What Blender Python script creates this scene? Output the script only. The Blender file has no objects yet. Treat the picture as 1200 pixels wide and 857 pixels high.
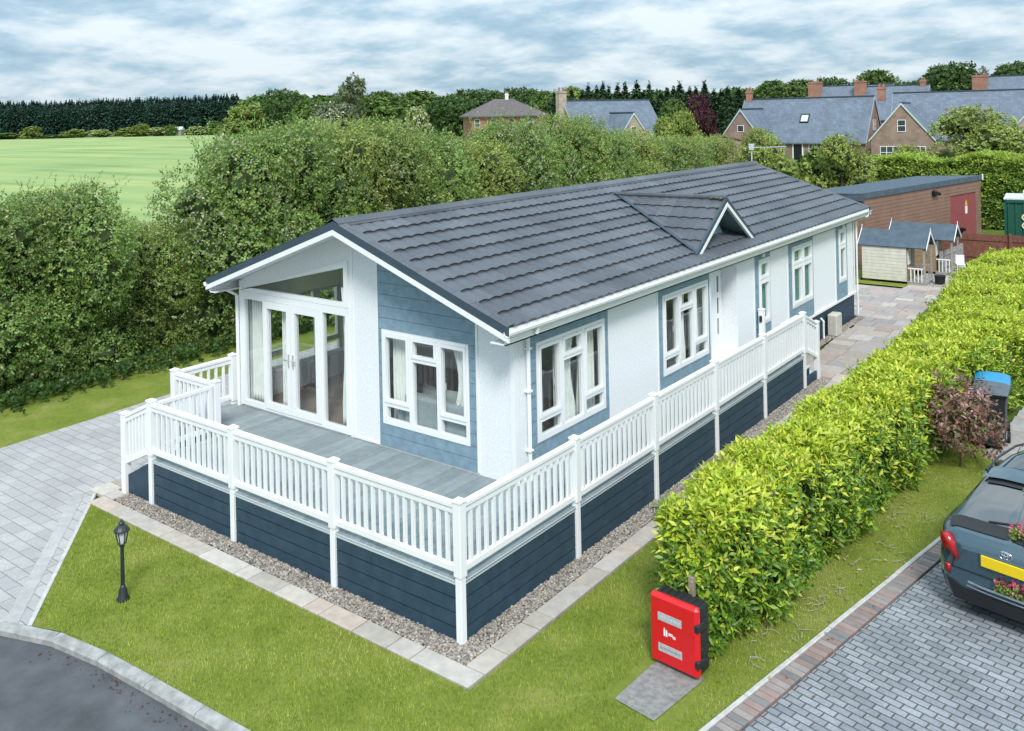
import bpy, math, random
import numpy as np
from mathutils import Vector, Matrix
from mathutils.geometry import tessellate_polygon

# ------------------------------------------------------------------ camera, sky, sun, exposure
SC = bpy.context.scene
COL = SC.collection
CAM_P = np.array([7.0281, -8.002135, 6.31921])
CAM_F = np.array([-0.60677712, 0.79487151, 0.0009])
CAM_R = np.array([0.7946851, 0.60665859, -0.02099845])
CAM_U = np.array([0.01723706, 0.01202616, 0.9997791])
FOC, SHY = 1041.6568, -294.8035
cd = bpy.data.cameras.new('camera')
cam = bpy.data.objects.new('camera', cd); COL.objects.link(cam)
mw = Matrix.Identity(4)
for i in range(3):
    mw[i][0] = CAM_R[i]; mw[i][1] = CAM_U[i]; mw[i][2] = -CAM_F[i]; mw[i][3] = CAM_P[i]
cam.matrix_world = mw
cd.sensor_fit = 'HORIZONTAL'; cd.sensor_width = 36.0
cd.lens = FOC / 1200 * 36.0
cd.shift_y = SHY / 1200
cd.clip_start = 0.1; cd.clip_end = 6000
SC.camera = cam

SUN_EL, SUN_AZ = math.radians(46), math.radians(138)      # azimuth clockwise from +Y
w = bpy.data.worlds.new('World'); SC.world = w; w.use_nodes = True
nt = w.node_tree; nt.nodes.clear()
def N(tree, t, **k):
    n = tree.nodes.new(t)
    for a, b in k.items(): setattr(n, a, b)
    return n
out = N(nt, 'ShaderNodeOutputWorld'); bg = N(nt, 'ShaderNodeBackground'); bg.inputs['Strength'].default_value = 0.1
sky = N(nt, 'ShaderNodeTexSky'); sky.sky_type = 'NISHITA'; sky.sun_disc = False
sky.sun_elevation = SUN_EL; sky.sun_rotation = SUN_AZ; sky.altitude = 50; sky.dust_density = 2.0
tc = N(nt, 'ShaderNodeTexCoord'); sep = N(nt, 'ShaderNodeSeparateXYZ')
nt.links.new(tc.outputs['Generated'], sep.inputs[0])
def M(op, a, b=None, tree=nt):
    n = N(tree, 'ShaderNodeMath', operation=op)
    for i, q in enumerate((a, b)):
        if q is None: continue
        if isinstance(q, (int, float)): n.inputs[i].default_value = q
        else: tree.links.new(q, n.inputs[i])
    return n.outputs[0]
zc = M('ADD', M('MAXIMUM', sep.outputs[2], 0.0), 0.22)
comb = N(nt, 'ShaderNodeCombineXYZ')
nt.links.new(M('DIVIDE', sep.outputs[0], zc), comb.inputs[0]); nt.links.new(M('DIVIDE', sep.outputs[1], zc), comb.inputs[1])
def noise(tree, vec, scale, detail=6, rough=.55, dist=0.0):
    n = N(tree, 'ShaderNodeTexNoise'); n.inputs['Scale'].default_value = scale; n.inputs['Detail'].default_value = detail
    n.inputs['Roughness'].default_value = rough; n.inputs['Distortion'].default_value = dist
    if vec is not None: tree.links.new(vec, n.inputs['Vector'])
    return n.outputs['Fac']
def ramp(tree, fac, stops):
    r = N(tree, 'ShaderNodeValToRGB'); e = r.color_ramp.elements
    while len(e) < len(stops): e.new(.5)
    for q, (p, c) in zip(e, stops): q.position = p; q.color = (c[0], c[1], c[2], 1)
    tree.links.new(fac, r.inputs[0]); return r.outputs[0]
n1 = noise(nt, comb.outputs[0], 3.0, 10, .58, .12)
n2 = noise(nt, comb.outputs[0], 0.9, 4, .5)
cl = M('ADD', M('MULTIPLY', n1, .68), M('MULTIPLY', n2, .32))
cloud = ramp(nt, cl, [(.38, (2.0, 3.1, 4.0)), (.455, (2.75, 3.85, 4.65)), (.515, (3.9, 4.75, 5.35)), (.59, (5.0, 5.65, 6.05))])
mixs = N(nt, 'ShaderNodeMix', data_type='RGBA'); mixs.inputs['Factor'].default_value = 0.93
nt.links.new(sky.outputs[0], mixs.inputs['A']); zen = N(nt, 'ShaderNodeMix', data_type='RGBA', blend_type='MULTIPLY'); zen.inputs['Factor'].default_value = 1.0
zg_ = M('ADD', M('MULTIPLY', M('MAXIMUM', sep.outputs[2], 0.0), 1.25), .98); zcb = N(nt, 'ShaderNodeCombineXYZ')
for i in range(3): nt.links.new(zg_, zcb.inputs[i])
nt.links.new(cloud, zen.inputs['A']); nt.links.new(zcb.outputs[0], zen.inputs['B']); nt.links.new(zen.outputs['Result'], mixs.inputs['B'])
nt.links.new(mixs.outputs['Result'], bg.inputs['Color']); nt.links.new(bg.outputs[0], out.inputs[0])

sl = bpy.data.lights.new('sun', 'SUN'); sl.energy = 2.0; sl.angle = math.radians(14); sl.color = (1, .975, .94)
sun = bpy.data.objects.new('sun', sl); COL.objects.link(sun)
sd = Vector((math.sin(SUN_AZ) * math.cos(SUN_EL), math.cos(SUN_AZ) * math.cos(SUN_EL), math.sin(SUN_EL)))
sun.rotation_euler = sd.to_track_quat('Z', 'Y').to_euler(); sun.location = (0, -20, 40)
vs = SC.view_settings; vs.view_transform = 'Standard'; vs.look = 'None'; vs.exposure = 0.66; vs.gamma = 1.0
vs.use_curve_mapping = False

# ------------------------------------------------------------------ helpers
rng = np.random.RandomState(7)
R = math.radians

class MB:
    """collects faces and links them as one mesh object"""
    def __init__(s): s.v = []; s.f = []; s.c = []; s.cur = None
    def add(s, vs_, fs):
        o = len(s.v); s.v += [tuple(map(float, q)) for q in vs_]; s.f += [tuple(o + i for i in f) for f in fs]
        s.c += [s.cur or (1, 1, 1)] * len(vs_)
    def box(s, x0, x1, y0, y1, z0, z1, tr=None, bev=0.0):
        if bev > 0:
            b = min(bev, (x1-x0)*.45, (y1-y0)*.45, (z1-z0)*.45)
            vs_ = []
            for (ax) in range(3):
                pass
            P = []
            for sx in (0, 1):
                for sy in (0, 1):
                    for sz in (0, 1):
                        X, Y, Z = (x1 if sx else x0), (y1 if sy else y0), (z1 if sz else z0)
                        dx, dy, dz = (-b if sx else b), (-b if sy else b), (-b if sz else b)
                        P += [(X, Y+dy, Z+dz), (X+dx, Y, Z+dz), (X+dx, Y+dy, Z)]
            idx = lambda sx, sy, sz, a: (sx*4+sy*2+sz)*3+a
            F = []
            F.append([idx(1,0,0,0), idx(1,1,0,0), idx(1,1,1,0), idx(1,0,1,0)]); F.append([idx(0,0,0,0), idx(0,0,1,0), idx(0,1,1,0), idx(0,1,0,0)])
            F.append([idx(0,1,0,1), idx(0,1,1,1), idx(1,1,1,1), idx(1,1,0,1)]); F.append([idx(0,0,0,1), idx(1,0,0,1), idx(1,0,1,1), idx(0,0,1,1)])
            F.append([idx(0,0,1,2), idx(1,0,1,2), idx(1,1,1,2), idx(0,1,1,2)]); F.append([idx(0,0,0,2), idx(0,1,0,2), idx(1,1,0,2), idx(1,0,0,2)])
            for a in (0, 1):
                for c in (0, 1):
                    F.append([idx(a,c,0,0), idx(a,c,1,0), idx(a,c,1,1), idx(a,c,0,1)])
                    F.append([idx(a,0,c,0), idx(a,1,c,0), idx(a,1,c,2), idx(a,0,c,2)])
                    F.append([idx(0,a,c,1), idx(1,a,c,1), idx(1,a,c,2), idx(0,a,c,2)])
            for a in (0, 1):
                for c in (0, 1):
                    for d in (0, 1): F.append([idx(a,c,d,0), idx(a,c,d,1), idx(a,c,d,2)])
            vs_, fs = P, F
        else:
            vs_ = [(x0,y0,z0),(x1,y0,z0),(x1,y1,z0),(x0,y1,z0),(x0,y0,z1),(x1,y0,z1),(x1,y1,z1),(x0,y1,z1)]
            fs = [(0,3,2,1),(4,5,6,7),(0,1,5,4),(1,2,6,5),(2,3,7,6),(3,0,4,7)]
        if tr: vs_ = [tr(*q) for q in vs_]
        s.add(vs_, fs); return s
    def prism(s, loop, d0, d1, tr, holes=()):
        """extruded 2-D outline with holes; tr(u, d, v) places it"""
        loops = [loop] + list(holes)
        flat = [q for l in loops for q in l]
        tris = tessellate_polygon([[Vector((q[0], q[1], 0)) for q in l] for l in loops])
        n = len(flat)
        vs_ = [tr(q[0], d0, q[1]) for q in flat] + [tr(q[0], d1, q[1]) for q in flat]
        fs = [tuple(t) for t in tris] + [tuple(n + i for i in reversed(t)) for t in tris]
        o = 0
        for l in loops:
            m = len(l)
            for i in range(m):
                a, b = o + i, o + (i + 1) % m
                fs.append((a, b, b + n, a + n))
            o += m
        s.add(vs_, fs); return s
    def plate(s, u0, u1, z0, z1, d0, d1, tr, holes=()):
        us = sorted({u0, u1} | {min(max(q, u0), u1) for h in holes for q in h[:2]})
        zs = sorted({z0, z1} | {min(max(q, z0), z1) for h in holes for q in h[2:]})
        solid = lambda a, b: not any(h[0] < a < h[1] and h[2] < b < h[3] for h in holes)
        nu, nz = len(us) - 1, len(zs) - 1
        S = [[solid((us[i]+us[i+1])/2, (zs[j]+zs[j+1])/2) for j in range(nz)] for i in range(nu)]
        g = lambda i, j: 0 <= i < nu and 0 <= j < nz and S[i][j]
        for i in range(nu):
            for j in range(nz):
                if not S[i][j]: continue
                a, b, c, d = us[i], us[i+1], zs[j], zs[j+1]
                s.add([tr(a,d1,c), tr(b,d1,c), tr(b,d1,d), tr(a,d1,d)], [(0,1,2,3)])
                s.add([tr(a,d0,c), tr(b,d0,c), tr(b,d0,d), tr(a,d0,d)], [(3,2,1,0)])
                if not g(i-1, j): s.add([tr(a,d0,c), tr(a,d1,c), tr(a,d1,d), tr(a,d0,d)], [(0,1,2,3)])
                if not g(i+1, j): s.add([tr(b,d0,c), tr(b,d1,c), tr(b,d1,d), tr(b,d0,d)], [(3,2,1,0)])
                if not g(i, j-1): s.add([tr(a,d0,c), tr(b,d0,c), tr(b,d1,c), tr(a,d1,c)], [(0,1,2,3)])
                if not g(i, j+1): s.add([tr(a,d0,d), tr(b,d0,d), tr(b,d1,d), tr(a,d1,d)], [(3,2,1,0)])
        return s
    def tube(s, pts, rad, n=8, cap=True):
        pts = [np.array(p, float) for p in pts]
        rad = rad if hasattr(rad, '__len__') else [rad] * len(pts)
        vs_ = []; fs = []
        for i, p in enumerate(pts):
            t = pts[min(i+1, len(pts)-1)] - pts[max(i-1, 0)]; t = t / (np.linalg.norm(t) + 1e-9)
            a = np.cross(t, (0, 0, 1.0)); 
            if np.linalg.norm(a) < 1e-3: a = np.array([1.0, 0, 0])
            a /= np.linalg.norm(a); b = np.cross(t, a)
            for k in range(n):
                an = 2 * math.pi * k / n
                vs_.append(p + rad[i] * (math.cos(an) * a + math.sin(an) * b))
        for i in range(len(pts) - 1):
            for k in range(n):
                fs.append((i*n+k, i*n+(k+1) % n, (i+1)*n+(k+1) % n, (i+1)*n+k))
        if cap: fs.append(tuple(range(n))[::-1]); fs.append(tuple((len(pts)-1)*n + k for k in range(n)))
        s.add(vs_, fs); return s
    def lathe(s, prof, c=(0, 0, 0), n=20):
        vs_ = []; fs = []
        for r, z in prof:
            for k in range(n):
                a = 2*math.pi*k/n; vs_.append((c[0]+r*math.cos(a), c[1]+r*math.sin(a), c[2]+z))
        for i in range(len(prof)-1):
            for k in range(n): fs.append((i*n+k, i*n+(k+1) % n, (i+1)*n+(k+1) % n, (i+1)*n+k))
        fs.append(tuple(range(n))[::-1]); fs.append(tuple((len(prof)-1)*n+k for k in range(n)))
        s.add(vs_, fs); return s
    def grid(s, P, closed=False):
        """P: rows of points"""
        r, c = len(P), len(P[0]); fs = []
        for i in range(r-1):
            for j in range(c-1): fs.append((i*c+j, i*c+j+1, (i+1)*c+j+1, (i+1)*c+j))
        s.add([q for row in P for q in row], fs); return s
    def build(s, name, mat, parent=None, smooth=False, col=False):
        me = bpy.data.meshes.new(name); me.from_pydata(s.v, [], s.f); 
        import bmesh
        bm = bmesh.new(); bm.from_mesh(me); bmesh.ops.recalc_face_normals(bm, faces=bm.faces); bm.to_mesh(me); bm.free()
        if col:
            a = me.color_attributes.new('Col', 'FLOAT_COLOR', 'POINT')
            a.data.foreach_set('color', np.c_[np.array(s.c, np.float32), np.ones(len(s.c), np.float32)].ravel())
        for m in (mat if isinstance(mat, (list, tuple)) else [mat]): me.materials.append(m)
        if smooth:
            me.shade_smooth() if hasattr(me, 'shade_smooth') else None
        me.update()
        o = bpy.data.objects.new(name, me); COL.objects.link(o)
        if parent: o.parent = parent
        return o

def npmesh(name, V, F, mat, parent=None, col=None, smooth=False):
    """V (n,3), F (m,k) numpy arrays -> object"""
    me = bpy.data.meshes.new(name); k = F.shape[1]
    me.vertices.add(len(V)); me.vertices.foreach_set('co', V.astype(np.float32).ravel())
    me.loops.add(F.size); me.loops.foreach_set('vertex_index', F.astype(np.int32).ravel())
    me.polygons.add(len(F)); me.polygons.foreach_set('loop_start', np.arange(0, F.size, k, dtype=np.int32))
    me.update(calc_edges=True)
    if smooth: me.shade_smooth()
    if col is not None:
        a = me.color_attributes.new('Col', 'FLOAT_COLOR', 'POINT')
        a.data.foreach_set('color', np.c_[col, np.ones(len(col))].astype(np.float32).ravel())
    me.materials.append(mat)
    o = bpy.data.objects.new(name, me); COL.objects.link(o)
    if parent: o.parent = parent
    return o

def tag(o, label=None, cat=None, group=None, kind=None):
    if label: o['label'] = label
    if cat: o['category'] = cat
    if group: o['group'] = group
    if kind: o['kind'] = kind
    return o
def empty(name, loc=(0, 0, 0), rz=0.0):
    o = bpy.data.objects.new(name, None); COL.objects.link(o); o.location = loc; o.rotation_euler = (0, 0, rz)
    o.empty_display_size = .2; return o
def dup(root, loc, rz, scale=(1, 1, 1), label=None, group=None):
    r = root.copy(); COL.objects.link(r); r.location = loc; r.rotation_euler = (0, 0, rz); r.scale = scale
    if label: r['label'] = label
    if group: r['group'] = group
    for ch in root.children:
        c = ch.copy(); COL.objects.link(c); c.parent = r
        for g in ch.children:
            d = g.copy(); COL.objects.link(d); d.parent = c
    return r
def ident(x, y, z): return (x, y, z)
def wallframe(o, u, n):
    o, u, n = np.array(o, float), np.array(u, float), np.array(n, float)
    return lambda a, d, z: tuple(o + u * a + n * d + np.array([0, 0, z]))
def rotframe(o, ang):
    c, s_ = math.cos(ang), math.sin(ang)
    return lambda x, y, z: (o[0] + c*x - s_*y, o[1] + s_*x + c*y, (o[2] if len(o) > 2 else 0) + z)

# ------------------------------------------------------------------ materials
def mat(name, col=(.5, .5, .5), rough=.6, spec=.4, metal=0.0, var=0.0, vscale=4.0, bump=0.0, bscale=60.0, attr=False, col2=None, v2scale=1.2, bdist=.01):
    m = bpy.data.materials.new(name); m.use_nodes = True; t = m.node_tree; b = t.nodes['Principled BSDF']
    b.inputs['Roughness'].default_value = rough; b.inputs['Specular IOR Level'].default_value = spec; b.inputs['Metallic'].default_value = metal
    tcn = N(t, 'ShaderNodeTexCoord'); vec = tcn.outputs['Object']
    b.inputs['Base Color'].default_value = (*col, 1)
    src = None
    if attr:
        a = N(t, 'ShaderNodeAttribute', attribute_name='Col'); src = a.outputs['Color']
    if var > 0 or col2 is not None:
        f = noise(t, vec, vscale, 6, .6)
        if src is None:
            c2 = col2 if col2 is not None else tuple(q * (1 + var) for q in col)
            c1 = tuple(q * (1 - var) for q in col) if col2 is None else col
            src = ramp(t, f, [(.3, c1), (.7, c2)])
        else:
            mx = N(t, 'ShaderNodeMix', data_type='RGBA', blend_type='MULTIPLY'); mx.inputs['Factor'].default_value = 1
            t.links.new(src, mx.inputs['A']); t.links.new(ramp(t, f, [(.3, (1-var,)*3), (.7, (1+var,)*3)]), mx.inputs['B']); src = mx.outputs['Result']
    if src is not None: t.links.new(src, b.inputs['Base Color'])
    if bump > 0:
        bn = N(t, 'ShaderNodeBump'); bn.inputs['Strength'].default_value = bump; bn.inputs['Distance'].default_value = bdist
        t.links.new(noise(t, vec, bscale, 4, .6), bn.inputs['Height']); t.links.new(bn.outputs[0], b.inputs['Normal'])
    return m
def leafmat(name, rough=.42, trans=.25, spec=.45):
    m = mat(name, rough=rough, spec=spec, attr=True); t = m.node_tree; b = t.nodes['Principled BSDF']
    tr = N(t, 'ShaderNodeBsdfTranslucent'); mx = N(t, 'ShaderNodeMixShader'); mx.inputs[0].default_value = trans
    a = [n for n in t.nodes if n.bl_idname == 'ShaderNodeAttribute'][0]
    t.links.new(a.outputs['Color'], tr.inputs['Color'])
    t.links.new(b.outputs[0], mx.inputs[1]); t.links.new(tr.outputs[0], mx.inputs[2])
    t.links.new(mx.outputs[0], t.nodes['Material Output'].inputs[0]); return m
def glassmat(name, tint=(.93, .97, .97), refl=1.0):
    m = bpy.data.materials.new(name); m.use_nodes = True; t = m.node_tree; t.nodes.clear()
    o = N(t, 'ShaderNodeOutputMaterial'); tr = N(t, 'ShaderNodeBsdfTransparent'); gl = N(t, 'ShaderNodeBsdfGlossy'); mx = N(t, 'ShaderNodeMixShader')
    tr.inputs[0].default_value = (*tint, 1); gl.inputs['Roughness'].default_value = 0.0
    fr = N(t, 'ShaderNodeFresnel'); ge = N(t, 'ShaderNodeNewGeometry')
    t.links.new(M('SUBTRACT', 1.55, M('MULTIPLY', ge.outputs['Backfacing'], 1.55 - 1 / 1.55, t), t), fr.inputs[0])
    t.links.new(M('MINIMUM', M('MULTIPLY', fr.outputs[0], 1.5 * refl, t), 1.0, t), mx.inputs[0])
    t.links.new(tr.outputs[0], mx.inputs[1]); t.links.new(gl.outputs[0], mx.inputs[2]); t.links.new(mx.outputs[0], o.inputs[0]); return m
def brickmat(name, c1, c2, cm, bw, rh, ang=0.0, off=.5, mortar=.006, rough=.75, bump=.5, blotch=None, scale=1.0, axis=None, squash=1.0, vary=.25):
    m = bpy.data.materials.new(name); m.use_nodes = True; t = m.node_tree; b = t.nodes['Principled BSDF']
    b.inputs['Roughness'].default_value = rough; b.inputs['Specular IOR Level'].default_value = .3
    tcn = N(t, 'ShaderNodeTexCoord'); mp = N(t, 'ShaderNodeMapping'); mp.inputs['Rotation'].default_value = (0, 0, ang)
    vec = tcn.outputs['Object']
    if axis == 'wall':           # bricks on upright walls: u from x+y, v from z
        sp = N(t, 'ShaderNodeSeparateXYZ'); cb = N(t, 'ShaderNodeCombineXYZ'); t.links.new(vec, sp.inputs[0])
        t.links.new(M('ADD', sp.outputs[0], sp.outputs[1], t), cb.inputs[0]); t.links.new(sp.outputs[2], cb.inputs[1]); vec = cb.outputs[0]
    if axis == 'roof':           # pressed panels: u along the eaves, v down the slope
        sp = N(t, 'ShaderNodeSeparateXYZ'); cb = N(t, 'ShaderNodeCombineXYZ'); t.links.new(vec, sp.inputs[0])
        t.links.new(sp.outputs[1], cb.inputs[0]); t.links.new(M('ADD', sp.outputs[0], 3.165 + .3525 * 4, t), cb.inputs[1]); vec = cb.outputs[0]
    t.links.new(vec, mp.inputs[0])
    br = N(t, 'ShaderNodeTexBrick', offset=off); t.links.new(mp.outputs[0], br.inputs['Vector'])
    br.inputs['Scale'].default_value = scale; br.inputs['Mortar Size'].default_value = mortar; br.inputs['Mortar Smooth'].default_value = .15
    br.inputs['Brick Width'].default_value = bw; br.inputs['Row Height'].default_value = rh; br.inputs['Bias'].default_value = 0
    br.inputs['Color1'].default_value = (*c1, 1); br.inputs['Color2'].default_value = (*c2, 1); br.inputs['Mortar'].default_value = (*cm, 1)
    f = noise(t, tcn.outputs['Object'], .9, 6, .65)
    mx = N(t, 'ShaderNodeMix', data_type='RGBA', blend_type='MULTIPLY'); mx.inputs['Factor'].default_value = 1
    t.links.new(br.outputs['Color'], mx.inputs['A']); t.links.new(ramp(t, f, [(.3, (1-vary,)*3), (.7, (1+vary,)*3)]), mx.inputs['B'])
    g = noise(t, tcn.outputs['Object'], 38, 3, .6)
    mx2 = N(t, 'ShaderNodeMix', data_type='RGBA', blend_type='MULTIPLY'); mx2.inputs['Factor'].default_value = 1
    t.links.new(mx.outputs['Result'], mx2.inputs['A']); t.links.new(ramp(t, g, [(.3, (.85,)*3), (.7, (1.15,)*3)]), mx2.inputs['B'])
    t.links.new(mx2.outputs['Result'], b.inputs['Base Color'])
    bn = N(t, 'ShaderNodeBump'); bn.inputs['Strength'].default_value = bump; bn.inputs['Distance'].default_value = .012
    h = M('SUBTRACT', M('MULTIPLY', g, .25, t), br.outputs['Fac'], t)
    t.links.new(h, bn.inputs['Height']); t.links.new(bn.outputs[0], b.inputs['Normal'])
    return m

WHITE = mat('white_plastic', (.80, .81, .815), .38, .45, var=.03, vscale=1.5)
RENDERW = mat('white_wall_board', (.755, .775, .79), .75, .25, var=.085, vscale=24, bump=.5, bscale=70, bdist=.006)
BLUE = mat('blue_cladding', (.205, .30, .37), .6, .3, var=.16, vscale=7, bump=.2, bscale=30, bdist=.004)
NAVY = mat('navy_composite', (.026, .056, .085), .55, .35, var=.22, vscale=5, bump=.2, bscale=45, bdist=.004)
TRIMD = mat('dark_verge', (.045, .07, .095), .5, .4, var=.1)
GREYT = mat('grey_trim', (.5, .55, .58), .5, .4)
ROOFM = brickmat('roof_tile_metal', (.078, .086, .10), (.112, .122, .14), (.06, .066, .078), 1.33, .3525, 0, .37, .006, .48, .15, axis='roof', vary=.22)
DECKM = mat('grey_deck_board', attr=True, rough=.62, spec=.35, var=.12, vscale=6, bump=.15, bscale=80, bdist=.003)
GLASS = glassmat('window_glass')
DARKG = mat('black_iron', (.012, .014, .017), .4, .4)
LEAF = leafmat('leaf', trans=.32); LEAFG = leafmat('laurel_leaf', rough=.36, trans=.3, spec=.42)
BARK = mat('bark', (.11, .085, .06), .85, .2, var=.3, vscale=12, bump=.5, bscale=30)
SHADECORE = mat('inner_shade_core', (.045, .065, .025), .9, .1, var=.4, vscale=5)  # dark filler cores: the foliage's inner shade is put into this colour
GRASSB = leafmat('grass_blade', rough=.6, trans=.3, spec=.15)
SOIL = mat('soil', (.09, .065, .045), .95, .1, var=.35, vscale=8, bump=.6, bscale=25, bdist=.03)
STONE = mat('sandstone_slab', attr=True, rough=.75, spec=.25, var=.13, vscale=7, bump=.3, bscale=22, bdist=.006)
CURT = mat('cream_curtain', (.80, .80, .75), .8, .2, var=.08)
FELT = mat('grey_roof_felt', (.085, .115, .145), .85, .2, var=.2, vscale=4, bump=.3, bscale=60, bdist=.004)
WOODN = mat('weathered_timber', (.27, .22, .165), .8, .2, var=.3, vscale=9, bump=.3, bscale=40, bdist=.004)
# ------------------------------------------------------------------ ground, lawns, roads, paving (the setting)
def poly(name, pts, z, m, kind='structure', hole=None):
    tris = tessellate_polygon([[Vector((p[0], p[1], 0)) for p in pts]])
    me = bpy.data.meshes.new(name); me.from_pydata([(p[0], p[1], z) for p in pts], [], [tuple(t) for t in tris])
    import bmesh
    bm = bmesh.new(); bm.from_mesh(me); bmesh.ops.recalc_face_normals(bm, faces=bm.faces)
    for f in bm.faces:
        if f.normal.z < 0: f.normal_flip()
    bm.to_mesh(me); bm.free()
    me.materials.append(m); o = bpy.data.objects.new(name, me); COL.objects.link(o); o['kind'] = kind; return o

def lawnmat(name, a, b, c):
    m = bpy.data.materials.new(name); m.use_nodes = True; t = m.node_tree; bs = t.nodes['Principled BSDF']
    bs.inputs['Roughness'].default_value = .9; bs.inputs['Specular IOR Level'].default_value = .1
    tcn = N(t, 'ShaderNodeTexCoord'); v = tcn.outputs['Object']
    f = M('ADD', M('MULTIPLY', noise(t, v, 1.1, 6, .65), .6, t), M('MULTIPLY', noise(t, v, 14, 5, .7), .4, t), t)
    t.links.new(ramp(t, f, [(.36, a), (.5, b), (.64, c)]), bs.inputs['Base Color'])
    bn = N(t, 'ShaderNodeBump'); bn.inputs['Strength'].default_value = .7; bn.inputs['Distance'].default_value = .03
    t.links.new(noise(t, v, 70, 3, .7), bn.inputs['Height']); t.links.new(bn.outputs[0], bs.inputs['Normal']); return m
LAWN = lawnmat('lawn_turf', (.14, .185, .03), (.19, .235, .04), (.28, .285, .085))
ROUGHG = lawnmat('rough_grass', (.07, .11, .02), (.1, .15, .03), (.14, .19, .045))
def fieldmat():
    m = bpy.data.materials.new('field_grass'); m.use_nodes = True; t = m.node_tree; bs = t.nodes['Principled BSDF']
    bs.inputs['Roughness'].default_value = .95; bs.inputs['Specular IOR Level'].default_value = .1
    tcn = N(t, 'ShaderNodeTexCoord'); mp = N(t, 'ShaderNodeMapping'); mp.inputs['Rotation'].default_value = (0, 0, R(-138)); mp.inputs['Scale'].default_value = (.012, .16, 1)
    t.links.new(tcn.outputs['Object'], mp.inputs[0])
    f1 = noise(t, mp.outputs[0], 1.0, 5, .6)
    mp2 = N(t, 'ShaderNodeMapping'); mp2.inputs['Scale'].default_value = (.03, .03, 1); t.links.new(tcn.outputs['Object'], mp2.inputs[0])
    f2 = noise(t, mp2.outputs[0], 1.3, 8, .65)
    f = M('ADD', M('MULTIPLY', f1, .6, t), M('MULTIPLY', f2, .4, t), t)
    t.links.new(ramp(t, f, [(.34, (.15, .23, .08)), (.45, (.24, .335, .13)), (.55, (.31, .38, .15)), (.64, (.42, .42, .17))]), bs.inputs['Base Color']); return m
poly('ground', [(-2500, -800), (1500, -800), (1500, 2800), (-2500, 2800)], -.06, ROUGHG)
poly('field', [(-19, -60), (-19, 75), (-120, 190), (-200, 290), (-330, 390), (-700, 330), (-700, -60)], -.03, fieldmat())
# side verge beyond the drive, front lawn, lawn by the brick drive
poly('lawn_behind_drive', [(-15.6, -12), (-11.0, -12), (-11.45, -3), (-11.62, -.3), (-11.8, 1.8), (-11.95, 3.5), (-12.2, 5.1), (-12.4, 9), (-12.6, 60), (-15.6, 60)], -.02, LAWN)
bx = lambda y: 2.96 + (y - .3) * .1821            # edge of the brick drive
front_lawn = [(-8.15, -.15), (-4.69, -2.84), (-4.3, -2.7), (-3.41, -2.58), (-1.94, -2.49), (-.84, -2.41), (.4, -2.38), (bx(-2.4) - .03, -2.4), (bx(0) - .03, 0), (bx(4) - .03, 4), (bx(9.6) - .03, 9.6), (3.7, 10.4), (3.4, 12.5), (.62, 15), (.62, -.6), (-7.6, -.6)]
poly('lawn', front_lawn, 0.0, LAWN)
ASPH = mat('asphalt', (.088, .092, .10), .85, .25, var=.3, vscale=2.2, bump=.6, bscale=130, bdist=.008)
poly('road', [(-40, -30), (14, -30), (14, -2.62), (.5, -2.46), (-.8, -2.48), (-1.94, -2.55), (-2.7, -2.58), (-4.0, -2.74), (-5.2, -3.12), (-7, -4.2), (-9.5, -6.1), (-40, -14)], -.052, ASPH)
PAV = brickmat('grey_drive_blocks', (.355, .345, .34), (.415, .405, .395), (.20, .195, .19), .42, .205, 0, .37, .007, .75, .35, vary=.13)
poly('driveway', [(-4.74, -2.84), (-8.2, -.15), (-8.2, 24), (-12.5, 24), (-12.4, 9), (-12.2, 5.1), (-11.95, 3.5), (-11.8, 1.8), (-11.62, -.3), (-11.45, -3), (-11.2, -7), (-9.4, -6.0), (-7, -4.15), (-5.3, -3.15)], -.004, PAV)
CONC = mat('concrete', (.31, .31, .30), .9, .2, var=.35, vscale=6, bump=.5, bscale=45, bdist=.01)
CONCP = mat('pale_concrete', (.47, .46, .44), .85, .2, var=.18, vscale=8, bump=.4, bscale=50, bdist=.008)
# kerb: bull-nosed concrete units following the curve
kp = [(-11.5, -7.9), (-9.45, -6.15), (-7.1, -4.28), (-5.9, -3.55), (-5.05, -3.1), (-4.69, -2.92), (-4.05, -2.76), (-3.41, -2.67), (-2.7, -2.61), (-1.94, -2.58), (-.84, -2.5), (.4, -2.46), (2.4, -2.48), (6, -2.6), (12, -2.75)]
def resample(pts, step):
    pts = np.array(pts, float); d = np.r_[0, np.cumsum(np.linalg.norm(np.diff(pts, axis=0), axis=1))]
    n = max(2, int(round(d[-1] / step)) + 1); q = np.linspace(0, d[-1], n)
    return np.c_[np.interp(q, d, pts[:, 0]), np.interp(q, d, pts[:, 1])]
kq = resample(kp, .9); b = MB()
for i in range(len(kq) - 1):
    a, c = kq[i], kq[i+1]; t = c - a; L = np.linalg.norm(t); t /= L; n = np.array([-t[1], t[0]])
    drop = .0 if -5.3 < a[0] else -.035
    pr = [(-.085, -.06), (-.085, .01 + drop), (-.06, .035 + drop), (.06, .04 + drop), (.075, .03 + drop), (.075, -.06)]
    rows = [[(a[0]+t[0]*s_+n[0]*p[0], a[1]+t[1]*s_+n[1]*p[0], p[1]) for p in pr] for s_ in (.006, L-.006)]
    b.grid(rows); b.add(rows[0], [tuple(range(6))]); b.add(rows[1], [tuple(range(6))])
tag(b.build('kerb', CONC), kind='structure')
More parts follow.
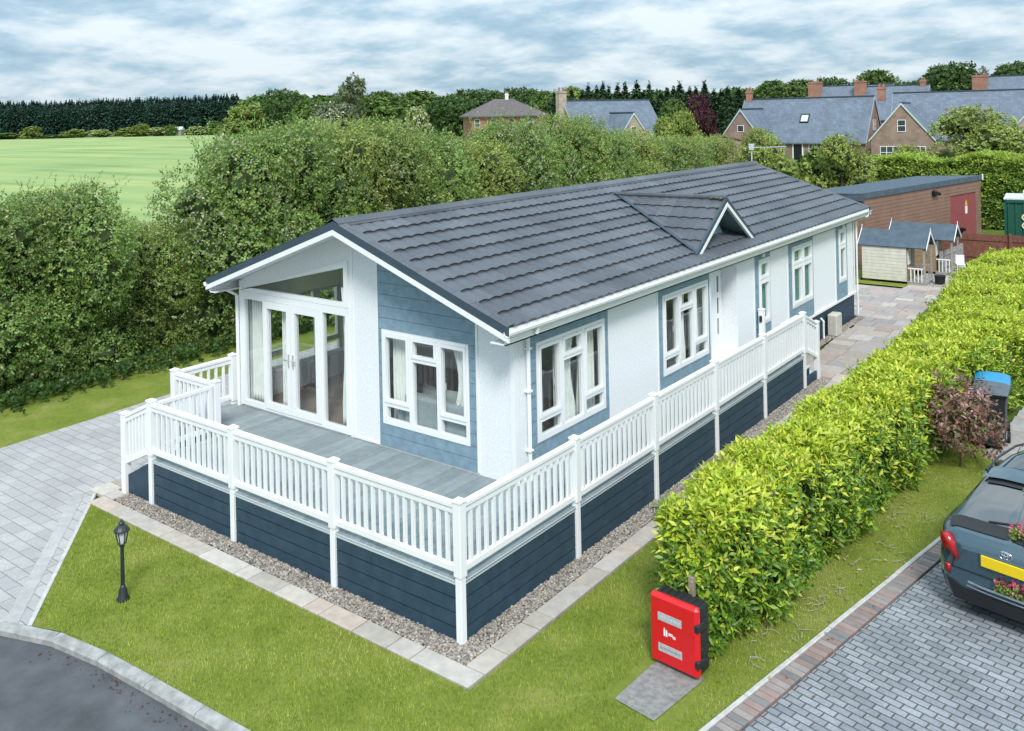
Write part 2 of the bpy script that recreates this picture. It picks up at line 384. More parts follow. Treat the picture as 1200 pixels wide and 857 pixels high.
# pale edging and soldier strip of the grey drive
b = MB(); e = resample([(-8.17, -.17), (-4.72, -2.86)], .9)
for i in range(len(e)-1):
    a, c = e[i], e[i+1]; t = c - a; L = np.linalg.norm(t); an = math.atan2(t[1], t[0])
    b.box(.004, L-.004, -.03, .03, -.05, .014, rotframe((a[0], a[1], 0), an), .006)
tag(b.build('drive_edging', CONCP), kind='structure')
b = MB(); e = resample([(-8.1, -.22 - .16), (-4.86, -2.9)], .46)
for i in range(len(e)-1):
    a, c = e[i], e[i+1]; t = c - a; L = np.linalg.norm(t); an = math.atan2(t[1], t[0])
    v_ = .36 + .06 * rng.rand(); b.cur = (v_, v_*.985, v_*.96)
    b.box(.006, L-.006, -.23, -.04, -.05, .003, rotframe((a[0], a[1], 0), an), .004)
tag(b.build('drive_border', STONE, col=True), kind='structure')
# brick drive on the right
BA = math.atan(.1821)
BRK = brickmat('grey_paving_bricks', (.20, .215, .235), (.28, .295, .315), (.085, .085, .085), .205, .103, BA, .5, .009, .7, .8, vary=.24)
poly('brick_drive', [(bx(-2.55)+.3, -2.55), (12, -2.55), (12, 9), (bx(10.2)+.3, 10.2)], .006, BRK)
b = MB(); L = 12.9; y = 0.0; tr = rotframe((bx(-2.5), -2.5, 0), -BA)
while y < L:
    r_ = rng.rand(); k = .85 + .3 * rng.rand()
    b.cur = tuple(q * k for q in ((.29, .215, .195) if r_ < .5 else (.27, .235, .22) if r_ < .8 else (.2, .19, .19)))
    b.box(.055, .262, y + .005, y + .098, -.05, .014 + .004 * rng.rand(), tr, .006); y += .103
tag(b.build('brick_border', STONE, col=True), kind='structure')
b = MB(); y = 0.0
while y < L:
    b.box(-.012, .045, y + .004, y + .9, -.05, .022 + .006 * rng.rand(), tr, .008); y += .905
tag(b.build('brick_drive_edging', CONCP), kind='structure')
# sandstone slabs: strip round the decking and the patio behind
def slab(b, x0, x1, y0, y1, z=.018, pal=None):
    pal = pal or [(.44, .395, .345), (.46, .42, .37), (.42, .385, .35), (.44, .37, .315), (.47, .44, .40)]
    c = pal[rng.randint(len(pal))]; k = .86 + .26 * rng.rand(); b.cur = tuple(q * k for q in c)
    b.box(x0 + .008, x1 - .008, y0 + .008, y1 - .008, -.05, z + .006 * rng.rand(), None, .008)
b = MB()
x = .60
for wd in (.9, .38, .6, .62, .3, .6, .58, .3, .85, .42, .6, .3, .9, .33, .62, .4):
    if x < -7.5: break
    slab(b, max(x - wd, -7.75), x, -.60, -.30); x -= wd
y = -.30
for wd in (.45, .62, .3, .9, .45, .6, .3, .62, .9, .3, .6, .45, .9, .32, .6, .62, .3, .9, .45, .6, .6, .3, .62, .9, .45):
    if y > 13.0: break
    slab(b, .30, .60, y, y + wd); y += wd
for (x0, x1, y0, y1) in ((-8.18, -7.75, -.32, .06), (-7.95, -7.42, -.30, -.03), (-8.18, -7.75, .06, .45)): slab(b, x0, x1, y0, y1)
tag(b.build('slab_edging', STONE, col=True), kind='structure')
b = MB(); y = 12.75; pal = [(.38, .325, .29), (.42, .37, .33), (.36, .335, .325), (.40, .31, .27), (.43, .40, .37), (.33, .29, .28)]
right = lambda y: np.interp(y, [12.75, 13.4, 15, 18, 20.5, 24, 26.6, 31], [.55, .62, .75, .55, .42, .35, .9, .9])
left = lambda y: -.86 if y < 19.6 else (-9.0 if y < 24.6 else -1.05 if y < 28 else -.8)
while y < 30.5:
    h = (.3, .45, .6)[rng.randint(3)]; x = right(y)
    while x > left(y) + .15:
        wd = (.3, .45, .6, .9)[rng.randint(4)]
        slab(b, max(x - wd, left(y)), x, y, y + h, .016, pal); x -= wd
    y += h
tag(b.build('patio', STONE, col=True), kind='structure')
b = MB(); y = 9.7
while y < 14.5:
    x = 3.95 + (y - 9.7) * .06
    while x < 10:
        wd = (.45, .6, .9)[rng.randint(3)]; slab(b, x, x + wd, y, y + .45, .016, [(.33, .32, .31), (.37, .355, .335), (.35, .325, .30)]); x += wd
    y += .45
tag(b.build('rear_path', STONE, col=True), kind='structure')
poly('concrete_pad', [(1.99, .20), (2.50, .13), (2.62, .98), (2.62, 1.08), (2.08, 1.12), (2.03, .95)], .012, mat('rough_concrete', (.235, .23, .22), .9, .2, var=.3, vscale=14, bump=.7, bscale=60, bdist=.012))
poly('gravel_bed', [(-7.45, -.31), (.31, -.31), (.31, 13.2), (-.86, 13.2), (-.86, 19.7), (-1.4, 19.7), (-1.4, 12), (-.2, 12), (-.2, .3), (-7.45, .3)], .004, SOIL)
# loose gravel: thousands of stones in one object
def ico():
    t = (1 + 5 ** .5) / 2
    v = np.array([(-1,t,0),(1,t,0),(-1,-t,0),(1,-t,0),(0,-1,t),(0,1,t),(0,-1,-t),(0,1,-t),(t,0,-1),(t,0,1),(-t,0,-1),(-t,0,1)], float); v /= np.linalg.norm(v[0])
    f = np.array([(0,11,5),(0,5,1),(0,1,7),(0,7,10),(0,10,11),(1,5,9),(5,11,4),(11,10,2),(10,7,6),(7,1,8),(3,9,4),(3,4,2),(3,2,6),(3,6,8),(3,8,9),(4,9,5),(2,4,11),(6,2,10),(8,6,7),(9,8,1)])
    return v, f
def pebbles(name, rects, dens, mat_, size=(.010, .023), z0=.008):
    v0, f0 = ico(); P = []
    for (x0, x1, y0, y1) in rects:
        n = int((x1-x0)*(y1-y0)*dens); P.append(np.c_[rng.uniform(x0, x1, n), rng.uniform(y0, y1, n)])
    P = np.concatenate(P); n = len(P)
    s_ = rng.uniform(size[0], size[1], n); sc = np.c_[rng.uniform(.8, 1.5, n), rng.uniform(.7, 1.1, n), rng.uniform(.5, .8, n)] * s_[:, None]
    a = rng.uniform(0, 6.28, n); J = v0[None] * (1 + rng.uniform(-.22, .22, (n, 12, 1))) * sc[:, None, :]
    x = J[..., 0]*np.cos(a)[:, None] - J[..., 1]*np.sin(a)[:, None]; y = J[..., 0]*np.sin(a)[:, None] + J[..., 1]*np.cos(a)[:, None]
    V = np.stack([x + P[:, :1], y + P[:, 1:], J[..., 2] + z0 + rng.uniform(0, .022, n)[:, None]], -1).reshape(-1, 3)
    F = (f0[None] + (np.arange(n) * 12)[:, None, None]).reshape(-1, 3)
    pal = np.array([(.33, .29, .25), (.23, .205, .18), (.42, .39, .35), (.15, .14, .13), (.30, .24, .19), (.36, .32, .27)])
    c = pal[rng.randint(len(pal), size=n)] * rng.uniform(.75, 1.2, (n, 1))
    return npmesh(name, V, F, mat_, col=np.repeat(c, 12, 0))
PEB = mat('pebble', attr=True, rough=.8, spec=.3)
g = pebbles('gravel', [(-7.42, .29, -.30, -.01), (.01, .30, -.30, 12.9), (-1.06, -.86, 12.9, 19.5), (-.2, .2, 12.2, 12.9)], 4200, PEB)
tag(g, kind='stuff')

# ------------------------------------------------------------------ the lodge
ZF, ZS = .787, 2.985                         # floor and soffit heights
XW, XL, YW, YB = -1.095, -7.82, 2.56, 19.454
XM, ZR, ZE, XE = -4.41, 4.562, 3.269, -.763
SL = (ZR - ZE) / (XE - XM)
roof_z = lambda x: ZR - SL * abs(x - XM)
lodge = tag(empty('holiday_lodge', (XW, YW, 0)), 'long white holiday lodge with pale blue cladding panels and a grey tiled roof', 'lodge')
class Kids:
    """builds a part under a thing whose base is off the origin"""
    pass
def part(mb, name, m, root, smooth=False, col=False, label=None):
    o = mb.build(name, m, root, smooth, col)
    p = root; off = Vector((0, 0, 0))
    o.matrix_parent_inverse = Matrix.Identity(4)
    # vertices are written in world space: move them into the thing's own space
    inv = world_of(root).inverted(); o.data.transform(inv)
    if label: o['label'] = label
    return o
def world_of(o):
    m = Matrix.LocRotScale(o.location, o.rotation_euler, o.scale)
    return m if o.parent is None else world_of(o.parent) @ m
FRT = wallframe((0, YW, 0), (1, 0, 0), (0, -1, 0))
SID = wallframe((XW, 0, 0), (0, 1, 0), (1, 0, 0))
zg = lambda x: roof_z(x) - .135
door_h = (-7.76, -4.70, ZF + .01, 3.0)
tri_o = [(-7.74, 3.045), (-4.72, 3.0), (-4.72, 3.80), (-4.80, 3.815)]
fw = (-3.875, -1.965, 1.175, 2.755)
# white front wall
b = MB()
b.plate(XL, XW, ZF - .03, 3.0, -.12, 0, FRT, [door_h, fw])
b.prism([(XL, 3.0), (XW, 3.0), (XW, zg(XW)), (XM, zg(XM)), (XL, zg(XL))], -.12, 0, FRT, holes=[[(-7.62, 3.06), (-4.78, 3.06), (-4.78, 3.74)]])
part(b, 'front_wall', RENDERW, lodge)
def panes_(b, q, tr, d=-.006, e=.01): b.add([tr(q[0]-e, d, q[2]-e), tr(q[1]+e, d, q[2]-e), tr(q[1]+e, d, q[3]+e), tr(q[0]-e, d, q[3]+e)], [(0, 1, 2, 3)])
# white joint covers on the front
b = MB()
for x in (-4.61, -3.985, -1.815): b = MB(); b.plate(x - .02, x + .02, ZF, zg(x) - .01, .0, .016, FRT); part(b, 'joint_trim', WHITE, lodge)
b = MB()
b.plate(XL - .012, XL + .07, ZF, zg(XL) - .02, .0, .018, FRT); part(b, 'corner_trim', WHITE, lodge); b = MB(); b.plate(XW - .07, XW - .001, ZF, ZS + .1, .0, .018, FRT); part(b, 'corner_trim', WHITE, lodge); b = MB()
b.plate(-4.60, -3.985, ZF - .012, ZF + .03, 0, .014, FRT)
part(b, 'base_trim', WHITE, lodge)
def boards(b, u0, u1, z0, z1, tr, holes=(), h=.196, top=None):
    z = z0
    while z < z1 - .02:
        zz = min(z + h, z1)
        hh = [q for q in holes if q[2] < zz and q[3] > z]
        if top is None: b.plate(u0, u1, z + .004, zz - .004, .0, .022, tr, hh)
        else:                                        # clipped by a sloping verge
            pts = [(u0, z + .004), (u1, z + .004), (u1, min(zz - .004, top(u1))), (u0, min(zz - .004, top(u0)))]
            if top(u1) < zz - .004:
                if top(u1) < z + .004:
                    uc = u0 + (top(u0) - z - .004) / SL; pts = [(u0, z + .004), (uc, z + .004), (u0, min(zz - .004, top(u0)))]
                    if top(u0) > zz - .004: ud = u0 + (top(u0) - zz + .004) / SL; pts = [(u0, z + .004), (uc, z + .004), (ud, zz - .004), (u0, zz - .004)]
                elif top(u0) > zz - .004: ud = u0 + (top(u0) - zz + .004) / SL; pts = [(u0, z + .004), (u1, z + .004), (u1, top(u1)), (ud, zz - .004), (u0, zz - .004)]
            if len({tuple(np.round(p, 4)) for p in pts}) >= 3: b.prism(pts, .0, .022, tr)
        z = zz
grow = lambda h, e: (h[0]-e, h[1]+e, h[2]-e, h[3]+e)
b = MB(); boards(b, -3.965, -1.835, ZF + .004, 2.95, FRT, [grow(fw, .002)])
boards(b, -3.965, -1.835, 2.95, 3.95, FRT, top=lambda u: zg(u) - .012)
part(b, 'cladding_panel', BLUE, lodge)
# right-hand long wall, panel by panel
side_w = [(3.09, 5.10, 1.24, 2.785), (7.22, 9.225, 1.245, 2.79), (11.99, 12.67, 1.25, 2.79), (14.17, 15.69, 1.25, 2.805), (17.93, 18.6, 1.28, 2.82)]
side_p = [(2.92, 5.245), (7.06, 9.34), (11.76, 12.74), (13.93, 15.79), (17.69, 18.73)]
DR = (9.40, 10.76)                                # recessed entrance
b = MB()
b.plate(YW + .12, DR[0], ZF, ZS + .2, -.12, 0, SID, side_w[:2]); b.plate(DR[1], YB, ZF, ZS + .2, -.12, 0, SID, side_w[2:])
b.plate(DR[0], DR[1], 2.93, ZS + .2, -.12, 0, SID)
b.box(XW - .42, XW - .12, DR[0] - .09, DR[0], ZF, 2.95); b.box(XW - .42, XW - .12, DR[1], DR[1] + .09, ZF, 2.95)
b.plate(DR[0] - .09, DR[1] + .09, ZF, 2.95, -.44, -.36, SID, [(DR[0] + .08, DR[1] - .05, ZF + .05, 2.86)])
b.box(XW - .36, XW - .12, DR[0], DR[1], 2.91, 2.95)
part(b, 'side_wall', RENDERW, lodge)
FAR = wallframe((XL, 0, 0), (0, 1, 0), (-1, 0, 0)); far_added_w = [(3.1, 5.1, 1.24, 2.785), (7.2, 9.2, 1.24, 2.785), (10.4, 12.4, 1.24, 2.785), (14.2, 15.7, 1.24, 2.785)]  # unseen side: window openings added to let daylight into the rooms
b = MB(); b.plate(YW + .12, YB - .1, ZF, 3.2, -.12, 0, FAR, far_added_w); part(b, 'far_wall', RENDERW, lodge)
b = MB(); b.prism([(XL, ZF), (XW, ZF), (XW, zg(XW)), (XM, zg(XM)), (XL, zg(XL))], -.1, 0, lambda a, d, z: (a, YB + d, z)); part(b, 'rear_wall', RENDERW, lodge)
for (p, h) in zip(side_p, side_w):
    b = MB(); boards(b, p[0] + .022, p[1] - .022, ZF + .02, ZS - .03, SID, [grow(h, .002)])
    part(b, 'cladding_panel', BLUE, lodge)
b = MB()
for p in side_p:
    for y in p: b.plate(y - .022, y + .022, ZF + .02, ZS - .02, 0, .014, SID)
b.plate(YB - .08, YB + .015, ZF, ZS, .0, .018, SID); b.plate(YW - .021, YW + .07, ZF, ZS, .0, .018, SID)
b.plate(DR[1] + .0, DR[1] + .05, ZF, ZS - .03, 0, .015, SID); b.plate(DR[0] - .05, DR[0], ZF, ZS - .03, 0, .015, SID)
b.plate(YW, YB, ZS - .015, ZS + .03, 0, .02, SID)
part(b, 'joint_trim', WHITE, lodge)
b = MB(); b.plate(YW + .01, YB, ZF - .035, ZF + .022, -.02, .045, SID); part(b, 'skirting_rail', WHITE, lodge)
b = MB(); z = .0
for k in range(5): b.plate(YW + .2, YB - .02, .01 + k * .15, .155 + k * .15 - (.0 if k < 4 else 0), -.06, -.02, SID)
b.plate(YW + .2, YB - .03, 0, .75, -.12, -.06, SID)
part(b, 'underskirt', NAVY, lodge)
b = MB(); b.box(XL, XL + .06, YW, YB, 0, ZF - .02); b.box(XL, XW - .1, YB - .06, YB, 0, ZF - .02); part(b, 'underskirt', NAVY, lodge)
# interior: floor, ceiling, partitions
FLR = mat('laminate_floor', (.30, .225, .175), .45, .4, var=.2, vscale=3)
INW = mat('interior_wall', (.72, .72, .68), .85, .2)
b = MB(); b.box(XL + .1, XW - .12, YW + .12, YB - .1, ZF - .04, ZF + .005); part(b, 'floor_inside', FLR, lodge)
b = MB(); b.box(XL + .1, XW - .12, YW + .12, YB - .1, 2.955, 2.975) if False else None
b.box(XL + .1, XM, 6.6, 6.7, ZF, 3.2); b.box(XM, XW - .12, 6.1, 6.2, ZF, 3.2); b.box(XM - .05, XM + .05, 6.2, YB - .1, ZF, 3.2)
b.box(XM + .05, XW - .8, 9.3, 9.4, ZF, 3.2); b.box(XM + .05, XW - .8, 10.85, 10.95, ZF, 3.2); b.box(XM + .05, XW - .12, 13.2, 13.3, ZF, 3.2); b.box(XM + .05, XW - .12, 16.8, 16.9, ZF, 3.2)
part(b, 'partition', INW, lodge)
b = MB(); b.add([(XL + .1, 6.6, 3.05), (XM, 6.6, zg(XM) - .25), (XW - .12, 6.6, 3.05), (XW - .12, YW + .12, 3.05), (XM, YW + .12, zg(XM) - .25), (XL + .1, YW + .12, 3.05)], [(0, 1, 4, 5), (1, 2, 3, 4)])
b.box(XL + .1, XW - .12, 6.2, YB - .1, 3.06, 3.10)
part(b, 'ceiling_inside', INW, lodge)

# windows: frame mesh, sashes and handle as sub-parts, one glazing mesh
def window(h, tr, panes, sashes, root, ornate=True, off=.0, handle=None):
    """h outer rect, panes list of glass rects (absolute), sashes list of (rect, glass)"""
    b = MB(); b.plate(h[0], h[1], h[2], h[3], -.05, .034, tr, panes + [s_[0] for s_ in sashes])
    f = part(b, 'window', WHITE, root)
    b = MB()
    for (r_, g_) in sashes: b.plate(r_[0] + .004, r_[1] - .004, r_[2] + .004, r_[3] - .004, -.045, .05, tr, [g_])
    if sashes: part(b, 'sash', WHITE, f)
    b = MB()
    for q in panes + [s_[1] for s_ in sashes]: panes_(b, q, tr)
    part(b, 'glazing', GLASS, f)
    if handle:
        b = MB(); u, z = handle; b.plate(u - .012, u + .012, z - .07, z + .07, -.03, -.012, tr) 
        b.plate(u - .012, u + .012, z - .012, z + .012, -.06, -.03, tr); b.plate(u - .01, u + .01, z - .1, z + .012, -.075, -.06, tr); part(b, 'handle', WHITE, f)
    return f
def lounge_window(h, tr, root, flip=False):
    u0, z0 = h[0], h[2]; Wd, Hd = h[1] - h[0], h[3] - h[2]; sx, sz = Wd / 1.91, Hd / 1.58
    q = lambda a, b_, c, d: (u0 + a*sx, u0 + b_*sx, z0 + c*sz, z0 + d*sz)
    panes = [q(.10, .62, .09, .30), q(.715, 1.235, .085, 1.13), q(1.32, 1.84, .09, .31)]
    sashes = [(q(.05, .62, .365, 1.525), q(.10, .57, .415, 1.465)), (q(.685, 1.235, 1.19, 1.525), q(.732, 1.188, 1.236, 1.472)), (q(1.30, 1.86, .365, 1.525), q(1.35, 1.81, .415, 1.465))]
    window(h, tr, panes, sashes, root, handle=(u0 + 1.335*sx, z0 + .85*sz) if not flip else (u0 + .585*sx, z0 + .85*sz))
[lounge_window(q, FAR, lodge) for q in far_added_w[:3]]; lounge_window(fw, FRT, lodge); lounge_window(side_w[0], SID, lodge, True); lounge_window(side_w[1], SID, lodge, True)
def tall_light(u0, u1, z0, z1):
    a, c = u0 + .05, u1 - .05; t = z1 - .05
    return [((a, c, t - .42, t), (a + .065, c - .065, t - .355, t - .065))], [((a, c, z0 + .05, t - .46), (a + .065, c - .065, z0 + .12, t - .525))]
for k in (2, 4):
    h = side_w[k]; s1, s2 = tall_light(*h); window(h, SID, [], s1 + s2, lodge)
h = side_w[3]; m_ = (h[0] + h[1]) / 2
s1, s2 = tall_light(h[0], m_ + .02, h[2], h[3]); s3, s4 = tall_light(m_ - .02, h[1], h[2], h[3]); window(h, SID, [], s1 + s2 + s3 + s4, lodge)
# transom light over the patio doors
def tri_plate(b, o_, i_, d0, d1): b.prism(o_, d0, d1, FRT, holes=[i_])
b = MB(); tri_plate(b, [(-7.78, 3.005), (-4.70, 3.005), (-4.70, 3.835), (-4.76, 3.825)], [(-7.50, 3.085), (-4.80, 3.085), (-4.80, 3.705)], -.05, .034)
f = part(b, 'window', WHITE, lodge, label='long triangular gable window over the patio doors')
b = MB(); b.add([FRT(-7.55, -.006, 3.07), FRT(-4.79, -.006, 3.07), FRT(-4.79, -.006, 3.72)], [(0, 1, 2)]); part(b, 'glazing', GLASS, f)
# patio door set
b = MB()
b.plate(door_h[0], door_h[1], door_h[2], door_h[3], -.06, .03, FRT, [(-7.655, -7.09, .895, 2.86), (-7.03, -6.26, .845, 2.89), (-6.25, -5.43, .845, 2.89), (-5.37, -4.785, .895, 2.86)])
df = part(b, 'patio_door_frame', WHITE, lodge)
b = MB(); panes_(b, (-7.655, -7.09, .895, 2.86), FRT); part(b, 'glazing', GLASS, df); b = MB(); panes_(b, (-5.37, -4.785, .895, 2.86), FRT); part(b, 'glazing', GLASS, df)
for (a, c, g0, g1) in ((-7.025, -6.262, -6.945, -6.375), (-6.25, -5.435, -6.135, -5.565)):
    b = MB(); b.plate(a, c, .85, 2.885, -.05, .045, FRT, [(g0, g1, .965, 2.75)]); dl = part(b, 'patio_door', WHITE, lodge)
    b = MB(); panes_(b, (g0, g1, .965, 2.75), FRT); part(b, 'glazing', GLASS, dl)
    u = -6.315 if a < -6.5 else -6.19
    b = MB(); b.plate(u - .018, u + .018, 1.72, 1.97, .045, .056, FRT); b.tube([FRT(u, .05, 1.87), FRT(u, .095, 1.87)], .011); b.tube([FRT(u, .095, 1.87), FRT(u + (-.11 if a < -6.5 else .11), .1, 1.865)], .011)
    part(b, 'handle', mat('chrome', (.7, .7, .7), .15, .5, 1.0), dl)
# entrance door with three slit lights, in its porch recess
b = MB(); dtr = lambda a, d, z: SID(a, d - .36, z)
slits = [(9.80, 9.865, z, z + .36) for z in (1.47, 1.92, 2.37)]
slits = [(10.47, 10.56, z, z + .36) for z in (1.32, 1.78, 2.26)]
b.plate(DR[0] + .09, DR[1] - .06, ZF + .06, 2.85, -.03, .02, dtr, slits); dd = part(b, 'entrance_door', WHITE, lodge)
b = MB()
for s_ in slits: b.plate(s_[0], s_[1], s_[2], s_[3], -.01, .0, dtr)
part(b, 'glazing', mat('dark_glass', (.015, .017, .02), .08, .5), dd)
b = MB(); b.box(XW - .36, XW + .06, DR[0] + .003, DR[1] - .003, ZF - .03, ZF + .05, None, .01); part(b, 'threshold', WHITE, lodge)
# ---------------- roof
def tiles(b, y0, y1, sgn, x_top, x_bot, n, nper=8, amp=.0135, pitch=.27, y_fn=None, lift=.042):
    ny = int((y1 - y0) / pitch * nper); ys = np.linspace(y0, y1, ny)
    ph = (ys / pitch) % 1.0
    wav = amp * (np.abs(np.sin(np.pi * ph)) ** .8 * 2 - 1)
    rows = []
    for k in range(n):
        xa = x_top + (x_bot - x_top) * k / n; xb = x_top + (x_bot - x_top) * (k + 1) / n
        for (x, lf) in ((xa - .022 * sgn * (k > 0), .004), (xa * .5 + xb * .5, lift * .5), (xb, lift), (xb - .022 * sgn, lift - .032)):
            X = XM + sgn * x if False else x
            rows.append([(X, y, roof_z(X) + lf + wv * (.55 + .45 * lf / lift)) for y, wv in zip(ys, wav)])
    b.grid(rows)
b = MB(); tiles(b, 2.10, 19.88, 1, -4.26, -.735, 10)
roof = part(b, 'roof', ROOFM, lodge, smooth=False)
b = MB(); tiles(b, 2.10, 19.88, -1, -4.56, -8.05, 10, nper=4)
part(b, 'roof', ROOFM, lodge)
# under-structure: soffit boards and eave closers
b = MB(); lo = lambda x: roof_z(x) - .02
b.prism([(-8.03, lo(-8.03)), (XM, lo(XM)), (-.78, lo(-.78)), (-.78, lo(-.78) - .11), (XM, lo(XM) - .115), (-8.03, lo(-8.03) - .11)], 1.99, 19.98, lambda a, d, z: (a, d, z))
part(b, 'roof_deck', WHITE, lodge)
b = MB(); b.box(XW, -.80, 2.0, 19.95, ZS + .03, ZS + .05); b.box(-.83, -.80, 2.0, 19.95, ZS + .03, 3.24); b.box(-8.02, XL, 2.0, 19.95, ZS + .05, ZS + .07); b.box(-8.02, -7.99, 2.0, 19.95, ZS + .05, 3.24)
part(b, 'eaves_soffit', WHITE, lodge)
def verge(y, d, s_):
    b = MB(); zt = lambda x: roof_z(x)
    top = [(-8.06, zt(-8.06) + .03), (XM, zt(XM) + .035), (-.74, zt(-.74) + .03)]; bot = [(-.74, zt(-.74) - .10), (XM, zt(XM) - .105), (-8.06, zt(-8.06) - .10)]
    b.prism(top + bot, y - .0, y + d, ident_xz); v_ = part(b, 'verge_trim', TRIMD, lodge)
    b = MB(); top = [(-8.07, zt(-8.07) - .10), (XM, zt(XM) - .105), (-.73, zt(-.73) - .10)]; bot = [(-.73, zt(-.73) - .185), (XM, zt(XM) - .195), (-8.07, zt(-8.07) - .185)]
    b.prism(top + bot, y - .006 * s_, y + d, ident_xz); part(b, 'bargeboard', WHITE, lodge)
    b = MB()
    for s2 in (1, -1):
        xs = (XM, XM + s2 * 3.66)
        P = [[(x, yy, zt(x) + zz) for x in (xs[0], xs[1])] for (yy, zz) in ((y - .004 * s_, .036), (y + .17 * s_, .052), (y + .19 * s_, .02))]
        b.grid(P)
    part(b, 'verge_flashing', ROOFM, lodge)
ident_xz = lambda a, d, z: (a, d, z)
verge(1.965, .035, 1); verge(20.0, -.035, -1)
b = MB()
for s2 in (1, -1): b.grid([[(XM + s2 * dx, y, ZR - SL * dx + h_) for y in (1.96, 8, 14, 20.01)] for dx, h_ in ((0, .085), (.05, .075), (.15, .06), (.17, .02))])
part(b, 'ridge_cap', ROOFM, lodge)
b = MB()                                            # gutter: half-round channel
for (xc, sg) in ((-.745, 1), (-8.07, -1)):
    pr = [(math.cos(a) * .055, math.sin(a) * .055) for a in np.linspace(0, -math.pi, 9)]; pr = [(.06, .012)] + pr + [(-.06, .012)] + [(q[0] * .88, q[1] * .88 + .002) for q in reversed(pr)]
    rows = [[(xc + p[0], y, 3.205 + p[1]) for p in pr + [pr[0]]] for y in (1.95, 7, 13, 20.02)]
    b.grid(rows); b.add(rows[0][:-1], [tuple(range(len(pr)))]); b.add(rows[-1][:-1], [tuple(range(len(pr)))])
part(b, 'gutter', WHITE, lodge)
b = MB(); y = YW + .12; b.tube([(-.745, y + .02, 3.16), (-.76, y + .02, 3.08), (XW + .06, y + .16, 3.0), (XW + .06, y + .16, .1)], .034, 10)
for z in (1.2, 2.1, 2.75): b.box(XW, XW + .1, y + .115, y + .205, z, z + .03)
part(b, 'downpipe', WHITE, lodge)
b = MB(); b.tube([(-.745, 19.75, 3.16), (-.76, 19.75, 3.05), (XW + .06, 19.52, 2.9), (XW + .06, 19.52, .1)], .034, 10); part(b, 'downpipe', WHITE, lodge)
b = MB(); b.tube([(-8.07, 2.4, 3.16), (-8.07, 2.4, 3.02), (-7.87, 2.52, 2.9), (-7.87, 2.52, .1)], .034, 10); part(b, 'downpipe', WHITE, lodge)
# gablet over the entrance
YD, XF, XB = 10.2, -1.06, -3.96
zr_ = 4.375; hw = 1.48; zfoot = 3.40
sld = (zr_ - zfoot) / hw
b = MB()
for sg in (-1, 1):
    rows = []; n = 5; nx = 90
    for k in range(n):
        for (f_, lf) in ((k / n, .004), ((k + .5) / n, .02), ((k + 1) / n, .034), ((k + 1) / n - .03, .002)):
            dy = hw * f_ * 1.0; z = zr_ - sld * dy
            xb = XM + (ZR + .01 - z) / SL if True else 0            # where the slope meets the main roof
            xs = np.linspace(max(xb, XB), XF, nx)
            rows.append([(x, YD + sg * dy, z + lf + .011 * (abs(math.sin(math.pi * ((x / .27) % 1.0))) ** .8 * 2 - 1)) for x in xs])
    b.grid(rows)
gab = part(b, 'gablet', ROOFM, lodge)
b = MB()
for sg in (-1, 1):
    b.prism([(0, zr_ + .05), (sg * (hw + .05), zfoot - .0), (sg * (hw + .05), zfoot - .10), (0, zr_ - .06)], XF - .02, XF + .035, lambda a, d, z: (d, YD + a, z))
part(b, 'verge_trim', TRIMD, gab)
b = MB()
for sg in (-1, 1):
    b.prism([(0, zr_ - .06), (sg * (hw + .04), zfoot - .095), (sg * (hw - .07), zfoot - .105), (0, zr_ - .15)], XF - .02, XF + .045, lambda a, d, z: (d, YD + a, z))
part(b, 'bargeboard', WHITE, gab)
b = MB()
for sg in (-1, 1):
    P = []
    for f_ in np.linspace(0, 1, 10):
        z = zr_ - sld * hw * f_; x = max(XM + (ZR + .02 - z) / SL, XB)
        c = np.array([x, YD + sg * hw * f_, z]); P.append([c + np.array([-.05, sg * .04, .045 + .05 * SL]), c + np.array([-.01, 0, .035]), c + np.array([.03, -sg * .02, .05])])
    b.grid(P)
part(b, 'valley_flashing', TRIMD, gab)
b = MB(); b.tube([(XB - .03, YD, zr_ + .02), (XF + .02, YD, zr_ + .04)], .06, 8); part(b, 'ridge_cap', ROOFM, gab)
b = MB(); xg = -1.46
b.prism([(-1.2, 3.0), (1.2, 3.0), (0, zr_ - .06)], xg - .03, xg, lambda a, d, z: (d, YD + a, z + .0)); part(b, 'gablet_wall', BLUE, gab)
b = MB()
for sg in (-1, 1): b.add([(xg - .5, YD, zr_ - .05), (XF, YD, zr_ - .05), (XF, YD + sg * hw, zfoot - .06), (xg - .5, YD + sg * hw, zfoot - .06)], [(0, 1, 2, 3)])
part(b, 'gablet_soffit', BLUE, gab)
LICH = mat('yellow_lichen', (.24, .19, .10), .95, .1, var=.4, vscale=30, bump=.6, bscale=60)
b = MB(); v0, f0 = ico()
for k in range(34):
    f_ = rng.rand() ** 1.6; side_ = rng.rand() < .55
    c = np.array([XF - .05 - .55 * f_ ** 2 * (1 if side_ else .1), YD - (rng.rand() * .09 if side_ else rng.rand() * .8 * .9), 0.])
    c[2] = zr_ + .05 - sld * abs(c[1] - YD) + (.03 if side_ else 0.02)
    b.add(v0 * np.array([.035, .03, .006]) * (.4 + .8 * rng.rand()) + c, [tuple(q) for q in f0])
part(b, 'lichen', LICH, gab)
# wall fittings
b = MB(); b.box(XW + .03, XW + .30, 16.75, 17.22, .02, .62, None, .03); part(b, 'meter_box', mat('beige_plastic', (.50, .50, .43), .55, .4, var=.08), lodge)
b = MB(); b.tube([(XW + .06, 16.38, .0), (XW + .06, 16.38, .5), (XW - .02, 16.38, .58)], .03, 8); part(b, 'waste_pipe', WHITE, lodge)
for y in (12.2, 18.3):
    b = MB(); b.box(XW + .02, XW + .09, y - .05, y + .05, 2.84, 2.95, None, .01); part(b, 'wall_light', WHITE, lodge)

